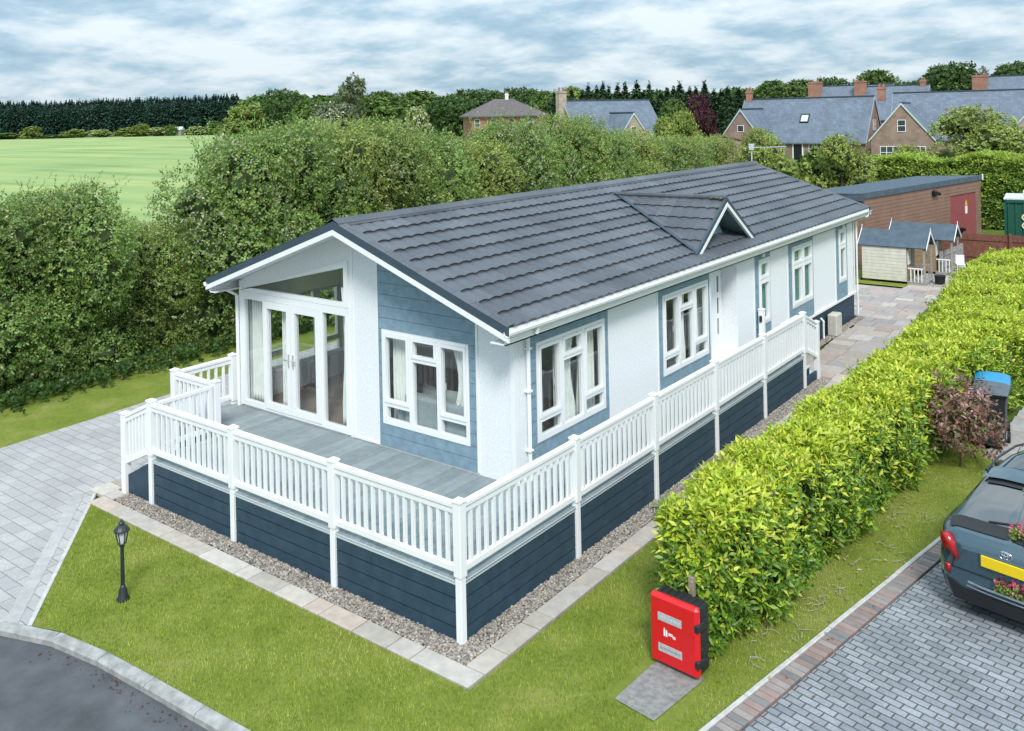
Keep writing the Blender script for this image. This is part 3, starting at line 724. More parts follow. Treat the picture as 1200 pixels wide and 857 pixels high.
# curtains and furniture seen through the glass
def curtain(name, x0, x1, y, z0, z1, tr, label, waves=6, amp=.05, gather=0.0, m=CURT):
    b = MB(); n = waves * 10; rows = []
    for k in range(13):
        t = k / 12; z = z1 + (z0 - z1) * t; gz = 1 - gather * math.sin(math.pi * min(1, t * 1.25)) 
        rows.append([tr(x0 + (x1 - x0) * (i / n) * gz, y + amp * math.sin(i / n * waves * 2 * math.pi) * (.7 + .3 * t), z) for i in range(n + 1)])
    b.grid(rows)
    n2 = len(b.v); o = b.build(name, m, None, True); s_ = o.modifiers.new('thick', 'SOLIDIFY'); s_.thickness = .008
    return tag(o, label, 'curtain')
curtain('curtain', -7.62, -7.18, -.15, ZF + .05, 2.9, FRT, 'pale striped curtain at the left end of the patio doors', 5, .05, .25)
curtain('curtain', -6.72, -6.38, -.16, ZF + .05, 2.85, FRT, 'cream curtain gathered behind the left leaf of the patio doors', 4, .05, .1)
curtain('curtain', -4.72, -5.08, -.16, ZF + .05, 3.3, FRT, 'cream curtain at the right end of the patio doors', 5, .05, .2)
curtain('curtain', -3.80, -3.26, -.17, 1.15, 2.72, FRT, 'sheer curtain in the left casement of the gable end window', 6, .04, .2)
curtain('curtain', -2.03, -2.5, -.15, 1.15, 2.72, FRT, 'swept back curtain in the right casement of the gable end window', 4, .04, .35)
curtain('curtain', 3.78, 4.42, -.15, 1.15, 2.72, SID, 'pale curtain in the middle light of the window nearest the gable', 5, .04, .2)
curtain('curtain', 5.02, 4.5, -.17, 1.15, 2.72, SID, 'pale curtain in the right casement of the window nearest the gable', 5, .04, .1)
curtain('curtain', 8.68, 9.14, -.17, 1.15, 2.74, SID, 'pale curtain in the right casement of the window beside the entrance door', 5, .04, .1)
curtain('curtain', 7.95, 8.5, -.15, 1.15, 2.74, SID, 'pale curtain in the middle light of the window beside the entrance door', 4, .04, .1)
BLIND = mat('green_blind', (.16, .33, .28), .6, .3, var=.12)
BLINDS = ((11.98, 12.68, 'green roller blind filling the narrow window nearest the entrance'), (14.18, 15.68, 'green roller blind filling the paired window'), (17.94, 18.59, 'green roller blind filling the farthest narrow window'))
for (a, c, lb) in BLINDS:
    b = MB(); b.plate(a + .03, c - .03, 1.3, 2.76, -.072, -.066, SID); tag(b.build('roller_blind', BLIND), lb, 'blind')
FAB = mat('grey_sofa_fabric', (.30, .33, .33), .9, .2, var=.12, vscale=20)
CUSH = mat('floral_cushion_fabric', (.50, .47, .40), .9, .2, vscale=9, col2=(.26, .33, .33))
def sofa(x, y, rz, Wd, label):
    s_ = tag(empty('sofa', (x, y, ZF + .006), rz), label, 'sofa'); L = Wd / 2
    def p(n, m, *bx_): b = MB(); b.box(*bx_, None, .05); return b.build(n, m, s_)
    p('seat', FAB, -L, L, -.35, .40, .1, .44); p('backrest', FAB, -L, L, .40, .62, .1, .92)
    p('arm', FAB, -L - .2, -L, -.35, .6, .05, .62); p('arm', FAB, L, L + .2, -.35, .6, .05, .62)
    return s_
def cushion(x, y, z, rz, tilt, label):
    b = MB(); rows = []
    for sgn in (1, -1):
        rows = [[(u * .24 * (1 - .06 * (1 - abs(v_)) * 0), v_ * .24, sgn * .085 * (1 - abs(u) ** 3) * (1 - abs(v_) ** 3)) for v_ in np.linspace(-1, 1, 9)] for u in np.linspace(-1, 1, 9)]
        b.grid(rows)
    o = b.build('cushion', CUSH, None, True); o.location = (x, y, z); o.rotation_euler = (tilt, 0, rz); tag(o, label, 'cushion')
sofa(-2.75, 3.25, R(180), 1.5, 'grey two seat sofa standing with its back to the gable end window')
for (x, lb) in ((-3.25, 'floral cushion behind the left side of the gable end window'), (-2.75, 'floral cushion behind the middle of the gable end window'), (-2.3, 'floral cushion behind the right casement of the gable end window')):
    cushion(x, 3.02, ZF + .74, rng.uniform(-.3, .3), R(78), lb)
# ------------------------------------------------------------------ decking with balustrade, steps and gates
PY = [0.0, 2.511, 4.84, 7.167, 9.491, 11.838]; PX = [0.0, -2.237, -4.474, -6.711]
ZT = 1.70
deck = tag(empty('decking', (0, 0, 0)), 'raised grey decking with navy skirting and white balustrade along the lodge', 'decking')
b = MB(); x = -6.74; w_ = .142
def board(x0, x1, y0, y1):
    k = .85 + .25 * rng.rand(); b.cur = (.235 * k, .275 * k, .285 * k); b.box(x0 + .003, x1 - .003, y0, y1, ZF - .06, ZF - .028 + .002 * rng.rand(), None, .003)
while x < .02:
    x1 = x + w_
    y1 = 11.88 if x > XW + .02 else YW - .004
    if y1 > 5:
        yy = -.02
        for L in ([3.6, 3.6, 3.6, 3.6] if rng.rand() < .5 else [1.8, 3.6, 3.6, 3.6]):
            if yy < y1: board(x, min(x1, .03), yy, min(yy + L, y1) - .003); yy += L
    else: board(x, x1, -.02, y1)
    x = x1
x = -8.08
while x < -6.76: board(x, min(x + w_, -6.742), 1.22, YW - .004); x += w_
part(b, 'deck_board', DECKM, deck, col=True)
def skirt(tr, L, z1=.70, n=4, name='skirt_panel'):
    b = MB(); h = z1 / n
    for k in range(n): b.plate(0, L, .012 + k * h, (k + 1) * h - .008 + .004, -.04, -.012, tr)
    b.plate(0, L, .0, z1, -.06, -.04, tr)
    part(b, name, NAVY, deck)
    b = MB(); b.plate(0, L, z1 + .002, z1 + .045, -.05, .002, tr); b.plate(0, L, z1 + .052, ZF - .03, -.05, .016, tr)
    part(b, 'deck_edge_trim', GREYT, deck)
def railing(tr, L, nb, z0=.0, slope=0.0, name='railing', root=None, low=.85, inset=.05):
    """one balustrade panel between two posts; rails rise by slope per metre"""
    root = root or deck; b = MB()
    sh = lambda a, d, z: tr(a, d, z + slope * a)
    b.box(inset, L - inset, -.045, .045, z0 + 1.625, z0 + ZT - .005, sh, .014); b.box(inset, L - inset, -.028, .028, z0 + 1.555, z0 + 1.625, sh, .006)
    b.box(inset, L - inset, -.03, .03, z0 + low + .0, z0 + low + .095, sh, .012)
    r = part(b, name, WHITE, root)
    b = MB(); p = (L - 2 * inset) / (nb + 1)
    for k in range(nb):
        u = inset + p * (k + 1); b.box(u - .021, u + .021, -.021, .021, z0 + low + .09, z0 + 1.565, sh)
    part(b, 'balusters', WHITE, r); return r
def post(x, y, ztop=1.735, zb=0.0, full=True):
    b = MB(); b.box(x - .06, x + .06, y - .06, y + .06, ZF + .03 if full else zb, ztop - .03, None, .006)
    if full: b.box(x - .047, x + .047, y - .047, y + .047, zb, ZF + .03, None, .006)
    r = part(b, 'post', WHITE, deck)
    b = MB(); b.box(x - .07, x + .07, y - .07, y + .07, ztop - .03, ztop, None, .006)
    b.add([(x-.055, y-.055, ztop-.002), (x+.055, y-.055, ztop-.002), (x+.055, y+.055, ztop-.002), (x-.055, y+.055, ztop-.002), (x, y, ztop + .03)], [(0,1,4), (1,2,4), (2,3,4), (3,0,4)])
    part(b, 'post_cap', WHITE, r); return r
def along(p, q):
    p = np.array([*p, 0.]); q = np.array([*q, 0.]); u = q - p; L = np.linalg.norm(u); u /= L
    return wallframe(p, u, (u[1], -u[0], 0)), L
for k in range(6): post(0, PY[k])
for k in range(1, 4): post(PX[k], 0)
nb = [15, 14, 14, 14, 14]
for k in range(5):
    tr, L = along((0, PY[k]), (0, PY[k+1])); railing(tr, L, nb[k])
    tr, L = along((.02, PY[k] + .04), (.02, PY[k+1] - .04)); skirt(tr, L)
for k in range(3):
    tr, L = along((PX[k+1], 0), (PX[k], 0)); railing(tr, L, 14)
    tr, L = along((PX[k+1] + .04, -.02), (PX[k] - .04, -.02)); skirt(tr, L)
# landing that juts out past the lodge corner
post(-6.75, 1.25); post(-8.03, 1.25); post(-8.03, 2.50)
tr, L = along((-8.03, 1.25), (-6.75, 1.25)); railing(tr, L, 8); skirt(tr, L)
tr, L = along((-8.03, 2.50), (-8.03, 1.25)); railing(tr, L, 6); skirt(tr, L)
# steps down to the drive
for k in range(4):
    z = ZF - .03 - (k + 1) * .155; x1 = -6.74 - k * .25
    b = MB(); b.box(x1 - .29, x1, .05, 1.20, z - .03, z, None, .005); s_ = part(b, 'step', DECKM if False else GREYT, deck)
    b = MB(); b.box(x1 - .27, x1, .07, 1.18, 0, z - .03); part(b, 'riser', NAVY, s_)
b = MB(); b.box(-7.52, -6.75, .0, .045, 0, .30); b.prism([(-7.52, .30), (-6.75, .30), (-6.75, .70)], .0, .045, ident_xz); part(b, 'stair_side', NAVY, deck)
post(-7.53, 0, 1.38, 0.0, False)
tr, L = along((-7.53, 0), (-6.711, 0)); railing(tr, L, 6, z0=-.36, slope=.36 / L)
post(-7.53, 1.25, 1.38, 0.0, False)
# steps at the far end of the side deck
for k in range(3):
    z = ZF - .03 - (k + 1) * .19; y1 = 11.88 + k * .28
    b = MB(); b.box(-1.0, -.06, y1, y1 + .3, z - .03, z, None, .005); s_ = part(b, 'step', GREYT, deck)
    b = MB(); b.box(-.98, -.08, y1, y1 + .27, 0, z - .03); part(b, 'riser', NAVY, s_)
b = MB(); b.box(-.03, .02, 11.9, 12.65, 0, .22); part(b, 'stair_side', NAVY, deck)
post(0, 12.72, 1.36, 0.0, False); tr, L = along((0, 11.838), (0, 12.72)); railing(tr, L, 4, slope=-.36 / L)
# gates
def gate(p, q, nb_, lab):
    tr, L = along(p, q); b = MB()
    b.box(.02, .11, -.025, .025, .87, 1.66, tr, .006); b.box(L - .11, L - .02, -.025, .025, .87, 1.66, tr, .006)
    b.box(.02, L - .02, -.03, .03, 1.60, 1.67, tr, .008); b.box(.11, L - .11, -.025, .025, .88, .96, tr, .006)
    for k in range(nb_):
        u = .11 + (L - .22) * (k + 1) / (nb_ + 1); b.box(u - .02, u + .02, -.018, .018, .95, 1.60, tr)
    g_ = part(b, 'gate', WHITE, deck, label=lab)
    for z in (1.0, 1.5):
        b = MB(); b.box(-.03, .06, .028, .05, z - .045, z + .045, tr, .006); part(b, 'hinge', DARKG, g_)
    return tr, L, g_
tr, L, g_ = gate((-6.72, .06), (-6.74, 1.19), 8, 'white gate closed across the head of the drive side steps')
b = MB(); b.box(L - .04, L + .07, -.07, -.03, 1.45, 1.60, tr, .015); b.tube([tr(L + .0, -.08, 1.52), tr(L + .0, -.12, 1.52)], .02); part(b, 'latch', DARKG, g_)
tr, L, g_ = gate((-.10, 11.78), (-.10, 10.75), 8, 'white gate swung open against the far end of the side balustrade')
post(XW + .14, 11.84, 1.70); b = MB(); b.box(XW + .11, XW + .17, 11.74, 11.785, 1.40, 1.55, None, .012); part(b, 'latch', DARKG, deck)
tr, L = along((-6.74, 1.25), (-6.74, 1.26))

# ------------------------------------------------------------------ garden lamp
LBK = mat('lamp_black_metal', (.02, .026, .032), .4, .5, var=.2)
FROST = mat('frosted_lamp_glass', (.62, .64, .62), .25, .5)
lamp = tag(empty('garden_lamp', (-4.33, -1.84, 0)), 'black post lantern standing on the front lawn', 'garden lamp')
LP = (-4.33, -1.84, 0)
b = MB(); b.lathe([(.085, 0), (.085, .02), (.06, .06), (.055, .13), (.035, .17), (.03, .2)], LP, 14); part(b, 'base', LBK, lamp, True)
b = MB(); b.lathe([(.027, .18), (.024, .70), (.035, .71), (.035, .73), (.05, .745), (.02, .75)], LP, 14); part(b, 'post', LBK, lamp)
b = MB(); ln = []
for k in range(6):
    a = 2*math.pi*k/6; p = lambda r, z: (LP[0] + r*math.cos(a), LP[1] + r*math.sin(a), z)
    b.tube([p(.046, .745), p(.080, .91)], .007, 5)
b.lathe([(.088, .905), (.088, .92), (.08, .925)], LP, 6); b.lathe([(.055, .74), (.06, .75), (.05, .76)], LP, 6); part(b, 'lantern_frame', LBK, lamp)
b = MB(); b.lathe([(.038, .75), (.071, .905)], LP, 6); part(b, 'lantern_glass', FROST, lamp)
b = MB(); b.lathe([(.104, .915), (.098, .935), (.07, .972), (.038, .995), (.038, 1.012), (.042, 1.02), (.03, 1.035), (.012, 1.045), (.016, 1.055), (.006, 1.07)], LP, 12); part(b, 'lantern_roof', LBK, lamp)

# ------------------------------------------------------------------ red extinguisher cabinet with its post
RED = mat('red_plastic', (.62, .010, .016), .32, .5, var=.06, vscale=3)
BLK = mat('black_plastic', (.018, .020, .022), .5, .4)
cab_a = R(-5); CT = rotframe((1.985, 1.0, 0), cab_a)
cabn = tag(empty('extinguisher_cabinet', (1.985, 1.0, 0), 0), 'bright red fire extinguisher cabinet with a black ribbed back at the hedge end', 'cabinet')
b = MB(); b.box(.02, .61, .085, .27, .045, .80, CT, .02)
for k in range(7): u = .05 + k * .08; b.box(u, u + .045, .10, .262, .795, .812, CT, .006)
for k in range(5): z = .08 + k * .15; b.box(.60, .622, .10, .262, z, z + .11, CT, .006)
part(b, 'back_box', BLK, cabn)
b = MB(); 
b.box(.0, .63, .0, .10, .035, .82, CT, .035); part(b, 'door', RED, cabn)
for z in (.20, .60):
    b = MB(); b.box(.585, .645, -.004, .14, z - .045, z + .045, CT, .01); part(b, 'latch', BLK, cabn)
LAB = mat('silver_label', (.42, .43, .44), .35, .5, var=.2, vscale=30)
for z in (.235, .585):
    b = MB(); b.box(.12, .43, -.004, .002, z - .045, z + .045, CT); l_ = part(b, 'label', LAB, cabn)
    b = MB()
    for k in range(11): u = .15 + .024 * k; b.box(u, u + .014, -.006, -.003, z - .012 + .006 * (k % 2), z + .012, CT)
    part(b, 'lettering', GREYT if z > .4 else mat('grey_ink', (.25, .25, .26)), l_)
WPT = mat('white_print', (.85, .85, .85), .5, .3)
b = MB()
for (u, hh) in ((.195, .075), (.223, .062)):
    b.box(u, u + .018, -.004, .001, .38, .38 + hh, CT); b.box(u + .005, u + .013, -.004, .001, .38 + hh + .003, .38 + hh + .016, CT)
for (u0, u1, z) in ((.255, .315, .425), (.255, .345, .408), (.315, .345, .392)):
    u = u0
    while u < u1: b.box(u, u + .009, -.004, .001, z - .005, z + .005, CT); u += .012
part(b, 'emblem', WPT, cabn)
b = MB(); b.box(.345, .415, .285, .345, 0, .99, CT, .006); o = b.build('timber_stake', WOODN); tag(o, 'grey timber stake sticking up behind the red cabinet', 'stake')

# ------------------------------------------------------------------ wheelie bins
BIN = mat('bin_plastic', (.022, .027, .032), .5, .4, var=.1); BINL = mat('blue_bin_lid', (.015, .24, .46), .4, .45, var=.06); BING = mat('grey_bin_lid', (.085, .10, .12), .45, .4, var=.1)
def wbin(loc, rz, lid, label):
    t = tag(empty('wheelie_bin', loc, rz), label, 'bin', 'wheelie bins by the hedge')
    b = MB(); rows = []
    for (hx, y0, y1, z) in ((.21, -.24, .22, .04), (.23, -.28, .25, .5), (.26, -.33, .29, .98), (.285, -.355, .31, .985), (.285, -.355, .31, 1.03)):
        rows.append([(-hx, y0, z), (hx, y0, z), (hx, y1, z), (-hx, y1, z), (-hx, y0, z)])
    b.grid(rows); b.add(rows[0][:4], [(0, 1, 2, 3)]); b.add(rows[-1][:4], [(0, 1, 2, 3)])
    b.box(-.03, .03, -.31, -.285, .15, .9, None, .01); b.box(-.2, .2, -.30, -.27, .10, .14)
    b.build('body', BIN, t)
    b = MB(); rows = [[(x, y, 1.035 + h_ * (1 - (x / .31) ** 4 * .8)) for x in np.linspace(-.30, .30, 9)] for y, h_ in ((-.39, .005), (-.36, .045), (-.1, .075), (.2, .085), (.30, .06), (.33, .01))]
    b.grid(rows); b.box(-.30, .30, -.385, .325, 1.032, 1.045); b.box(-.17, .17, -.12, .02, 1.09, 1.118, None, .012); b.build('lid', lid, t)
    b = MB(); b.tube([(-.24, .39, 1.02), (.24, .39, 1.02)], .018, 8); b.box(-.25, -.22, .29, .4, .99, 1.04); b.box(.22, .25, .29, .4, .99, 1.04); b.build('handle', BIN, t)
    for s_ in (-1, 1):
        b = MB(); b.tube([(s_ * .23, .27, .1), (s_ * .28, .27, .1)], .1, 16); b.build('wheel', DARKG, t)
    b = MB(); b.box(.236, .242, -.12, -.02, .72, .86); b.build('sticker', WPT, t); 
    return t
wbin((3.92, 11.08, 0.02), R(8), BINL, 'black wheelie bin with a bright blue lid')
wbin((4.0, 10.42, 0.02), R(4), BING, 'black wheelie bin with a dark grey lid')

# ------------------------------------------------------------------ playhouses, timber building, fences, container
CREAM = mat('cream_timber', (.63, .615, .53), .7, .25, var=.12, vscale=5)
PINE = mat('brown_pine', (.30, .21, .125), .75, .2, var=.3, vscale=10)
GREYW = mat('silvered_timber', (.33, .315, .30), .85, .15, var=.25, vscale=12)
def playhouse(loc, label, wallm, chair=False):
    t = tag(empty('playhouse', loc, 0), label, 'playhouse', 'small playhouses by the patio')
    W_, D_, H_, RZ = 1.52, 1.12, 1.32, 1.84           # along x, along y
    def boards_(b, u0, u1, z0, z1, tr, holes=()):
        z = z0
        while z < z1 - .01:
            zz = min(z + .115, z1); b.plate(u0, u1, z + .003, zz - .003, 0, .018, tr, [h for h in holes if h[2] < zz and h[3] > z]); z = zz
    b = MB(); boards_(b, 0, W_, .1, H_, wallframe((0, 0, 0), (1, 0, 0), (0, -1, 0))); b.plate(0, W_, .1, H_, -.03, 0, wallframe((0, 0, 0), (1, 0, 0), (0, -1, 0))); b.build('side_wall', wallm, t)
    b = MB(); b.plate(0, W_, .1, H_, -.03, .01, wallframe((0, D_, 0), (1, 0, 0), (0, 1, 0))); b.build('side_wall', PINE, t)
    b = MB(); b.prism([(0, .1), (D_, .1), (D_, H_), (D_/2, RZ - .04), (0, H_)], 0, .03, lambda a, d, z: (d, a, z)); b.build('rear_wall', wallm, t)
    b = MB(); fx = W_ + .02; b.prism([(0, .1), (D_, .1), (D_, H_), (D_/2, RZ - .04), (0, H_)], -.03, 0, lambda a, d, z: (fx + d, a, z), holes=[[(.1, .72), (.4, .72), (.4, 1.2), (.1, 1.2)], [(.50, .13), (1.0, .13), (1.0, 1.22), (.50, 1.22)]]); b.build('front_wall', PINE, t)
    b = MB(); trf = lambda a, d, z: (fx + d, a, z); b.plate(.08, .42, .70, 1.22, .0, .025, trf, [(.12, .24, .74, .95), (.26, .38, .74, .95), (.12, .24, .97, 1.18), (.26, .38, .97, 1.18)]); b.build('window', WHITE, t)
    b = MB(); b.box(fx + .0, fx + .03, .5, 1.0, .13, 1.2, None, .004); b.build('door', WOODN, t)
    b = MB(); b.box(fx, fx + .62, -.02, D_ + .02, .02, .09); 
    for k in range(6): b.box(fx + k * .105, fx + k * .105 + .098, -.03, D_ + .03, .09, .11)
    b.build('porch_floor', GREYW, t)
    for y in (.03, D_ - .03):
        b = MB(); b.box(fx + .53, fx + .59, y - .03, y + .03, .1, H_ + .02); b.build('porch_post', GREYW, t)
        b = MB(); b.box(fx + .02, fx + .55, y - .02, y + .02, .56, .60); 
        for k in range(4): b.box(fx + .1 + k * .12, fx + .13 + k * .12, y - .012, y + .012, .11, .56)
        b.build('porch_rail', WHITE if y < .5 else GREYW, t)
    for sg in (-1, 1):
        b = MB(); yc = D_ / 2; e_ = (H_ - .045); 
        rows = [[(x, yc + sg * f_ * (D_/2 + .07), RZ - (RZ - H_ + .01) * f_) for f_ in (0, 1)] for x in (-.14, fx + .66)]
        b.grid(rows); o = b.build('roof', FELT, t); s_ = o.modifiers.new('thick', 'SOLIDIFY'); s_.thickness = .035; s_.offset = 0
    for x in (-.15, fx + .66):
        b = MB()
        for sg in (-1, 1): b.prism([(D_/2, RZ + .05), (D_/2 + sg * (D_/2 + .08), H_ + .02), (D_/2 + sg * (D_/2 + .08), H_ - .06), (D_/2, RZ - .04)], 0, .02, lambda a, d, z: (x + d, a, z))
        b.box(x, x + .02, D_/2 - .02, D_/2 + .02, RZ - .06, RZ + .14); b.build('bargeboard', WHITE, t)
    return t
playhouse((-2.60, 25.5, 0), 'cream boarded playhouse with a grey felt roof, nearest to the lodge', CREAM)
playhouse((-2.2, 28.0, 0), 'brown boarded playhouse with a grey felt roof standing behind the cream one', PINE)
t = tag(empty('toy_chair', (.1, 28.5, .11), R(20)), 'small white chair on the porch of the brown playhouse', 'chair')
b = MB(); b.box(-.15, .15, -.15, .15, .26, .29); b.build('seat', WHITE, t)
b = MB(); b.box(-.15, .15, .13, .16, .29, .6); b.build('backrest', WHITE, t)
for (x, y) in ((-.13, -.13), (.13, -.13), (-.13, .13), (.13, .13)): b = MB(); b.box(x - .015, x + .015, y - .015, y + .015, 0, .26); b.build('leg', WHITE, t)
b = MB(); b.lathe([(.12, 0), (.16, .02), (.19, .3), (.2, .32), (.16, .30), (.02, .28)], (-.12, 26.1, .0), 14); tag(b.build('plant_pot', DARKG), 'dark barrel planter in front of the cream playhouse', 'planter')
poly('patio_lawn', [(-9, 24.8), (-1.0, 24.8), (-1.0, 25.45), (-2.7, 25.45), (-3.2, 30), (-9, 30)], .03, LAWN)
# timber clad store
th = R(10.8); ST = lambda a, d, z: (-3.05 + a*math.sin(th) + d*math.cos(th), 27.5 + a*math.cos(th) - d*math.sin(th), z)
BROWN = mat('brown_composite_board', (.255, .155, .115), .7, .25, var=.14, vscale=1.3)
MAROON = mat('maroon_door', (.30, .075, .085), .55, .35, var=.08)
store = tag(empty('timber_store', (-3.05, 27.5, 0)), 'long brown boarded store with a sloping grey roof and maroon double doors', 'outbuilding')
DH = (7.9, 10.75, 0, 2.28); b = MB(); z = 0.0
rr = random.Random(3)
while z < 2.86:
    zz = min(z + .15, 2.86); u = 0
    while u < 11.35:
        L = rr.choice((3.0, 3.6, 4.2)); u1 = min(u + L, 11.35)
        b.plate(u + .0015, u1 - .0015, z + .006, zz - .006, 0, .022, ST, [h for h in (DH,) if h[2] <= zz and h[3] > z]); u = u1
    z = zz
b.plate(0, 11.35, 0, 2.86, -.1, 0, ST, [DH]); part(b, 'clad_wall', BROWN, store)
b = MB(); b.plate(-2.9, 0, 0, 2.72, -.1, 0, lambda a, d, z: ST(-d, a, z)); z = 0
while z < 2.7: b.plate(-2.9, 0, z + .004, z + .186, 0, .02, lambda a, d, z: ST(-d, a, z)); z += .19
part(b, 'end_wall', BROWN, store); b = MB(); b.plate(-2.9, 0, 0, 2.6, 0, .1, lambda a, d, z: ST(11.35 + d - .1, a, z)); part(b, 'end_wall', BROWN, store)
b = MB(); b.plate(DH[0], (DH[0]+DH[1])/2 - .005, .02, 2.27, -.06, -.02, ST); b.plate((DH[0]+DH[1])/2 + .005, DH[1], .02, 2.27, -.06, -.02, ST); dr = part(b, 'double_door', MAROON, store)
b = MB(); b.plate(9.62, 9.85, 1.35, 1.7, -.02, -.008, ST); part(b, 'notice', WPT, dr)
b = MB(); b.prism([(9.62, 1.74), (9.85, 1.74), (9.735, 1.98)], -.02, -.008, ST); part(b, 'warning_sign', mat('yellow_sign', (.75, .55, .03)), dr)
b = MB(); b.box(8.9, 9.1, .0, .22, .62, .78, ST, .03); b.box(8.95, 9.05, .0, .1, .45, .65, ST, .02); part(b, 'hose_reel', DARKG, store)
b = MB(); b.box(5.98, 6.28, .02, .20, 2.45, 2.68, ST, .05); b.tube([ST(6.3, .1, 2.55), ST(6.45, .2, 2.5)], .07); part(b, 'flood_light', DARKG, store)
b = MB(); b.plate(-.12, 11.47, 2.79, 3.02, .03, .07, ST); b.plate(-3.0, .07, 2.70, 2.95, .10, .14, lambda a, d, z: ST(-d, a, z)); part(b, 'fascia', FELT, store)
b = MB(); b.box(-.14, 11.5, -3.0, .03, 2.93, 3.0, lambda a, d, z: ST(a, d, z + .05 * d)); part(b, 'roof', FELT, store)
b = MB(); b.plate(11.40, 11.46, 2.78, 3.06, .07, .12, ST); part(b, 'corner_trim', WHITE, store)
# brown panel fence, picket fence
def fence(name, p, q, hgt, m, label, wd=.12, gap=.006, posts=1.8, cap=.04, pick=False):
    tr, L = along(p, q); t = tag(empty(name, (p[0], p[1], 0)), label, 'fence'); b = MB(); u = 0; k = 0
    while u < L:
        h_ = hgt + (.02 * rng.rand() if not pick else .03 * rng.rand())
        b.box(u + gap/2, min(u + wd, L) - gap/2, -.012, .012, .04, h_, tr); u += wd; k += 1
    b.box(0, L, .012, .045, hgt * .25, hgt * .25 + .07, tr); b.box(0, L, .012, .045, hgt * .8, hgt * .8 + .07, tr); part(b, 'panel', m, t)
    u = 0
    while u < L + .1: 
        b = MB(); b.box(u - .05, u + .05, .0, .1, 0, hgt + .06, tr); part(b, 'post', m, t); u += posts
    return t
FEN = mat('brown_fence_timber', (.185, .075, .055), .8, .2, var=.3, vscale=7)
fence('panel_fence', (-2.2, 30.9), (6.0, 31.4), 1.22, FEN, 'brown close boarded fence running below the green container')
fence('picket_fence', (-.55, 28.2), (-.30, 30.6), .80, GREYW, 'weathered grey picket fence beside the brown playhouse', .085, .02, 1.2, pick=True)
CGR = mat('green_container_steel', (.012, .085, .055), .5, .4, var=.15); CWH = mat('white_roof_sheet', (.55, .57, .57), .6, .3, var=.2)
ca = R(-8); cont = tag(empty('shipping_container', (.9, 33.2, 0)), 'dark green steel container with cream lettering behind the brown fence', 'container'); KT = rotframe((.9, 33.2, 0), R(6))
b = MB(); P = []; u = 0; pts = []
while u < 6.0: pts += [(u, 0), (u + .07, 0), (u + .10, .035), (u + .17, .035), (u + .20, 0)]; u += .27
b.grid([[KT(p[0], -p[1] + .04, z) for p in pts] for z in (.1, 2.32)])
b.box(0, 6.05, .05, 2.4, .1, 2.35, KT); b.box(-.03, 6.1, -.03, .06, 2.30, 2.42, KT); b.box(-.03, .06, -.03, .06, .05, 2.42, KT); b.box(-.03, 6.1, -.03, .06, .03, .14, KT); part(b, 'body', CGR, cont)
b = MB(); b.box(-.04, 6.1, -.02, 2.45, 2.42, 2.47, KT); part(b, 'roof', CWH, cont)
def text(s_, size, tr_, mt, parent, name='lettering', ext=.004, align='LEFT'):
    c = bpy.data.curves.new(name, 'FONT'); c.body = s_; c.size = size; c.extrude = ext; c.align_x = align; c.offset = size * .018
    to = bpy.data.objects.new(name, c); COL.objects.link(to); dg = bpy.context.evaluated_depsgraph_get(); me = bpy.data.meshes.new_from_object(to.evaluated_get(dg)); bpy.data.objects.remove(to)
    for v_ in me.vertices: v_.co = Vector(tr_(v_.co.x, -v_.co.z, v_.co.y))
    me.transform(world_of(parent).inverted()) if parent else None
    me.materials.clear(); me.materials.append(mt); o = bpy.data.objects.new(name, me); COL.objects.link(o); o.parent = parent; return o
CRL = mat('cream_paint', (.70, .66, .42), .6, .3)
text('CL', .40, lambda x, y, z: KT(.58 + x * 1.1, -.01 + y, 1.58 + z), CRL, cont); text('CO', .40, lambda x, y, z: KT(.58 + x * 1.1, -.01 + y, 1.24 + z), CRL, cont)
b = MB(); 
for (u, r_) in ((.75, .11), (1.0, .14), (1.2, .12)): b.lathe([(r_, 0), (r_, .25), (r_ * .7, .32), (r_ * .4, .34)], KT(u, .5, 2.47), 12)
tag(b.build('stored_rolls', CURT), 'grey bundle lying on the container roof', 'bundle')
# television aerial on the far end of the roof
ae = tag(empty('tv_aerial', (XM, 19.85, ZR + .03)), 'television aerial on a short pole at the far end of the ridge', 'aerial')
b = MB(); b.tube([(XM, 19.85, ZR + .02), (XM, 19.85, 5.14)], .02, 8); part(b, 'pole', GREYT, ae)
b = MB(); dx, dy = .55, .83; b.tube([(XM - .1 * dx, 19.85 - .1 * dy, 5.08), (XM + 1.35 * dx, 19.85 + 1.35 * dy, 5.06)], .014, 6)
for k in range(9): s_ = .1 + k * .14; x, y = XM + s_ * dx, 19.85 + s_ * dy; b.tube([(x - .12 * dy, y + .12 * dx, 5.08), (x + .12 * dy, y - .12 * dx, 5.08)], .006, 5)
b.box(XM - .07, XM + .07, 19.78, 19.92, 5.0, 5.2, None, .01); part(b, 'boom', GREYT, ae)
# ------------------------------------------------------------------ the parked car
CARB = mat('car_paint_blue_grey', (.040, .082, .108), .12, .7, .25, var=.05)
CARG = mat('car_glass', (.012, .017, .02), .04, .6); CARG.node_tree.nodes['Principled BSDF'].inputs['IOR'].default_value = 2.3; CARB.node_tree.nodes['Principled BSDF'].inputs['Coat Weight'].default_value = .8
CARBLK = mat('car_black_trim', (.012, .013, .015), .3, .5)
LRED = mat('tail_lamp_red', (.38, .008, .014), .12, .6); CHR = mat('chrome_trim', (.72, .74, .76), .12, .5, 1.0)
YEL = mat('yellow_plate', (.80, .56, .01), .4, .4)
CO, CA = (5.17, 3.98), R(-12.5)
car = tag(empty('parked_car', (CO[0], CO[1], 0)), 'blue grey hatchback parked on the brick drive with its tailgate towards the hedge end', 'car')
car['label'] = 'blue grey hatchback parked nose away on the grey brick drive'
CR = rotframe((CO[0], CO[1], 0), CA)         # x right, y forward
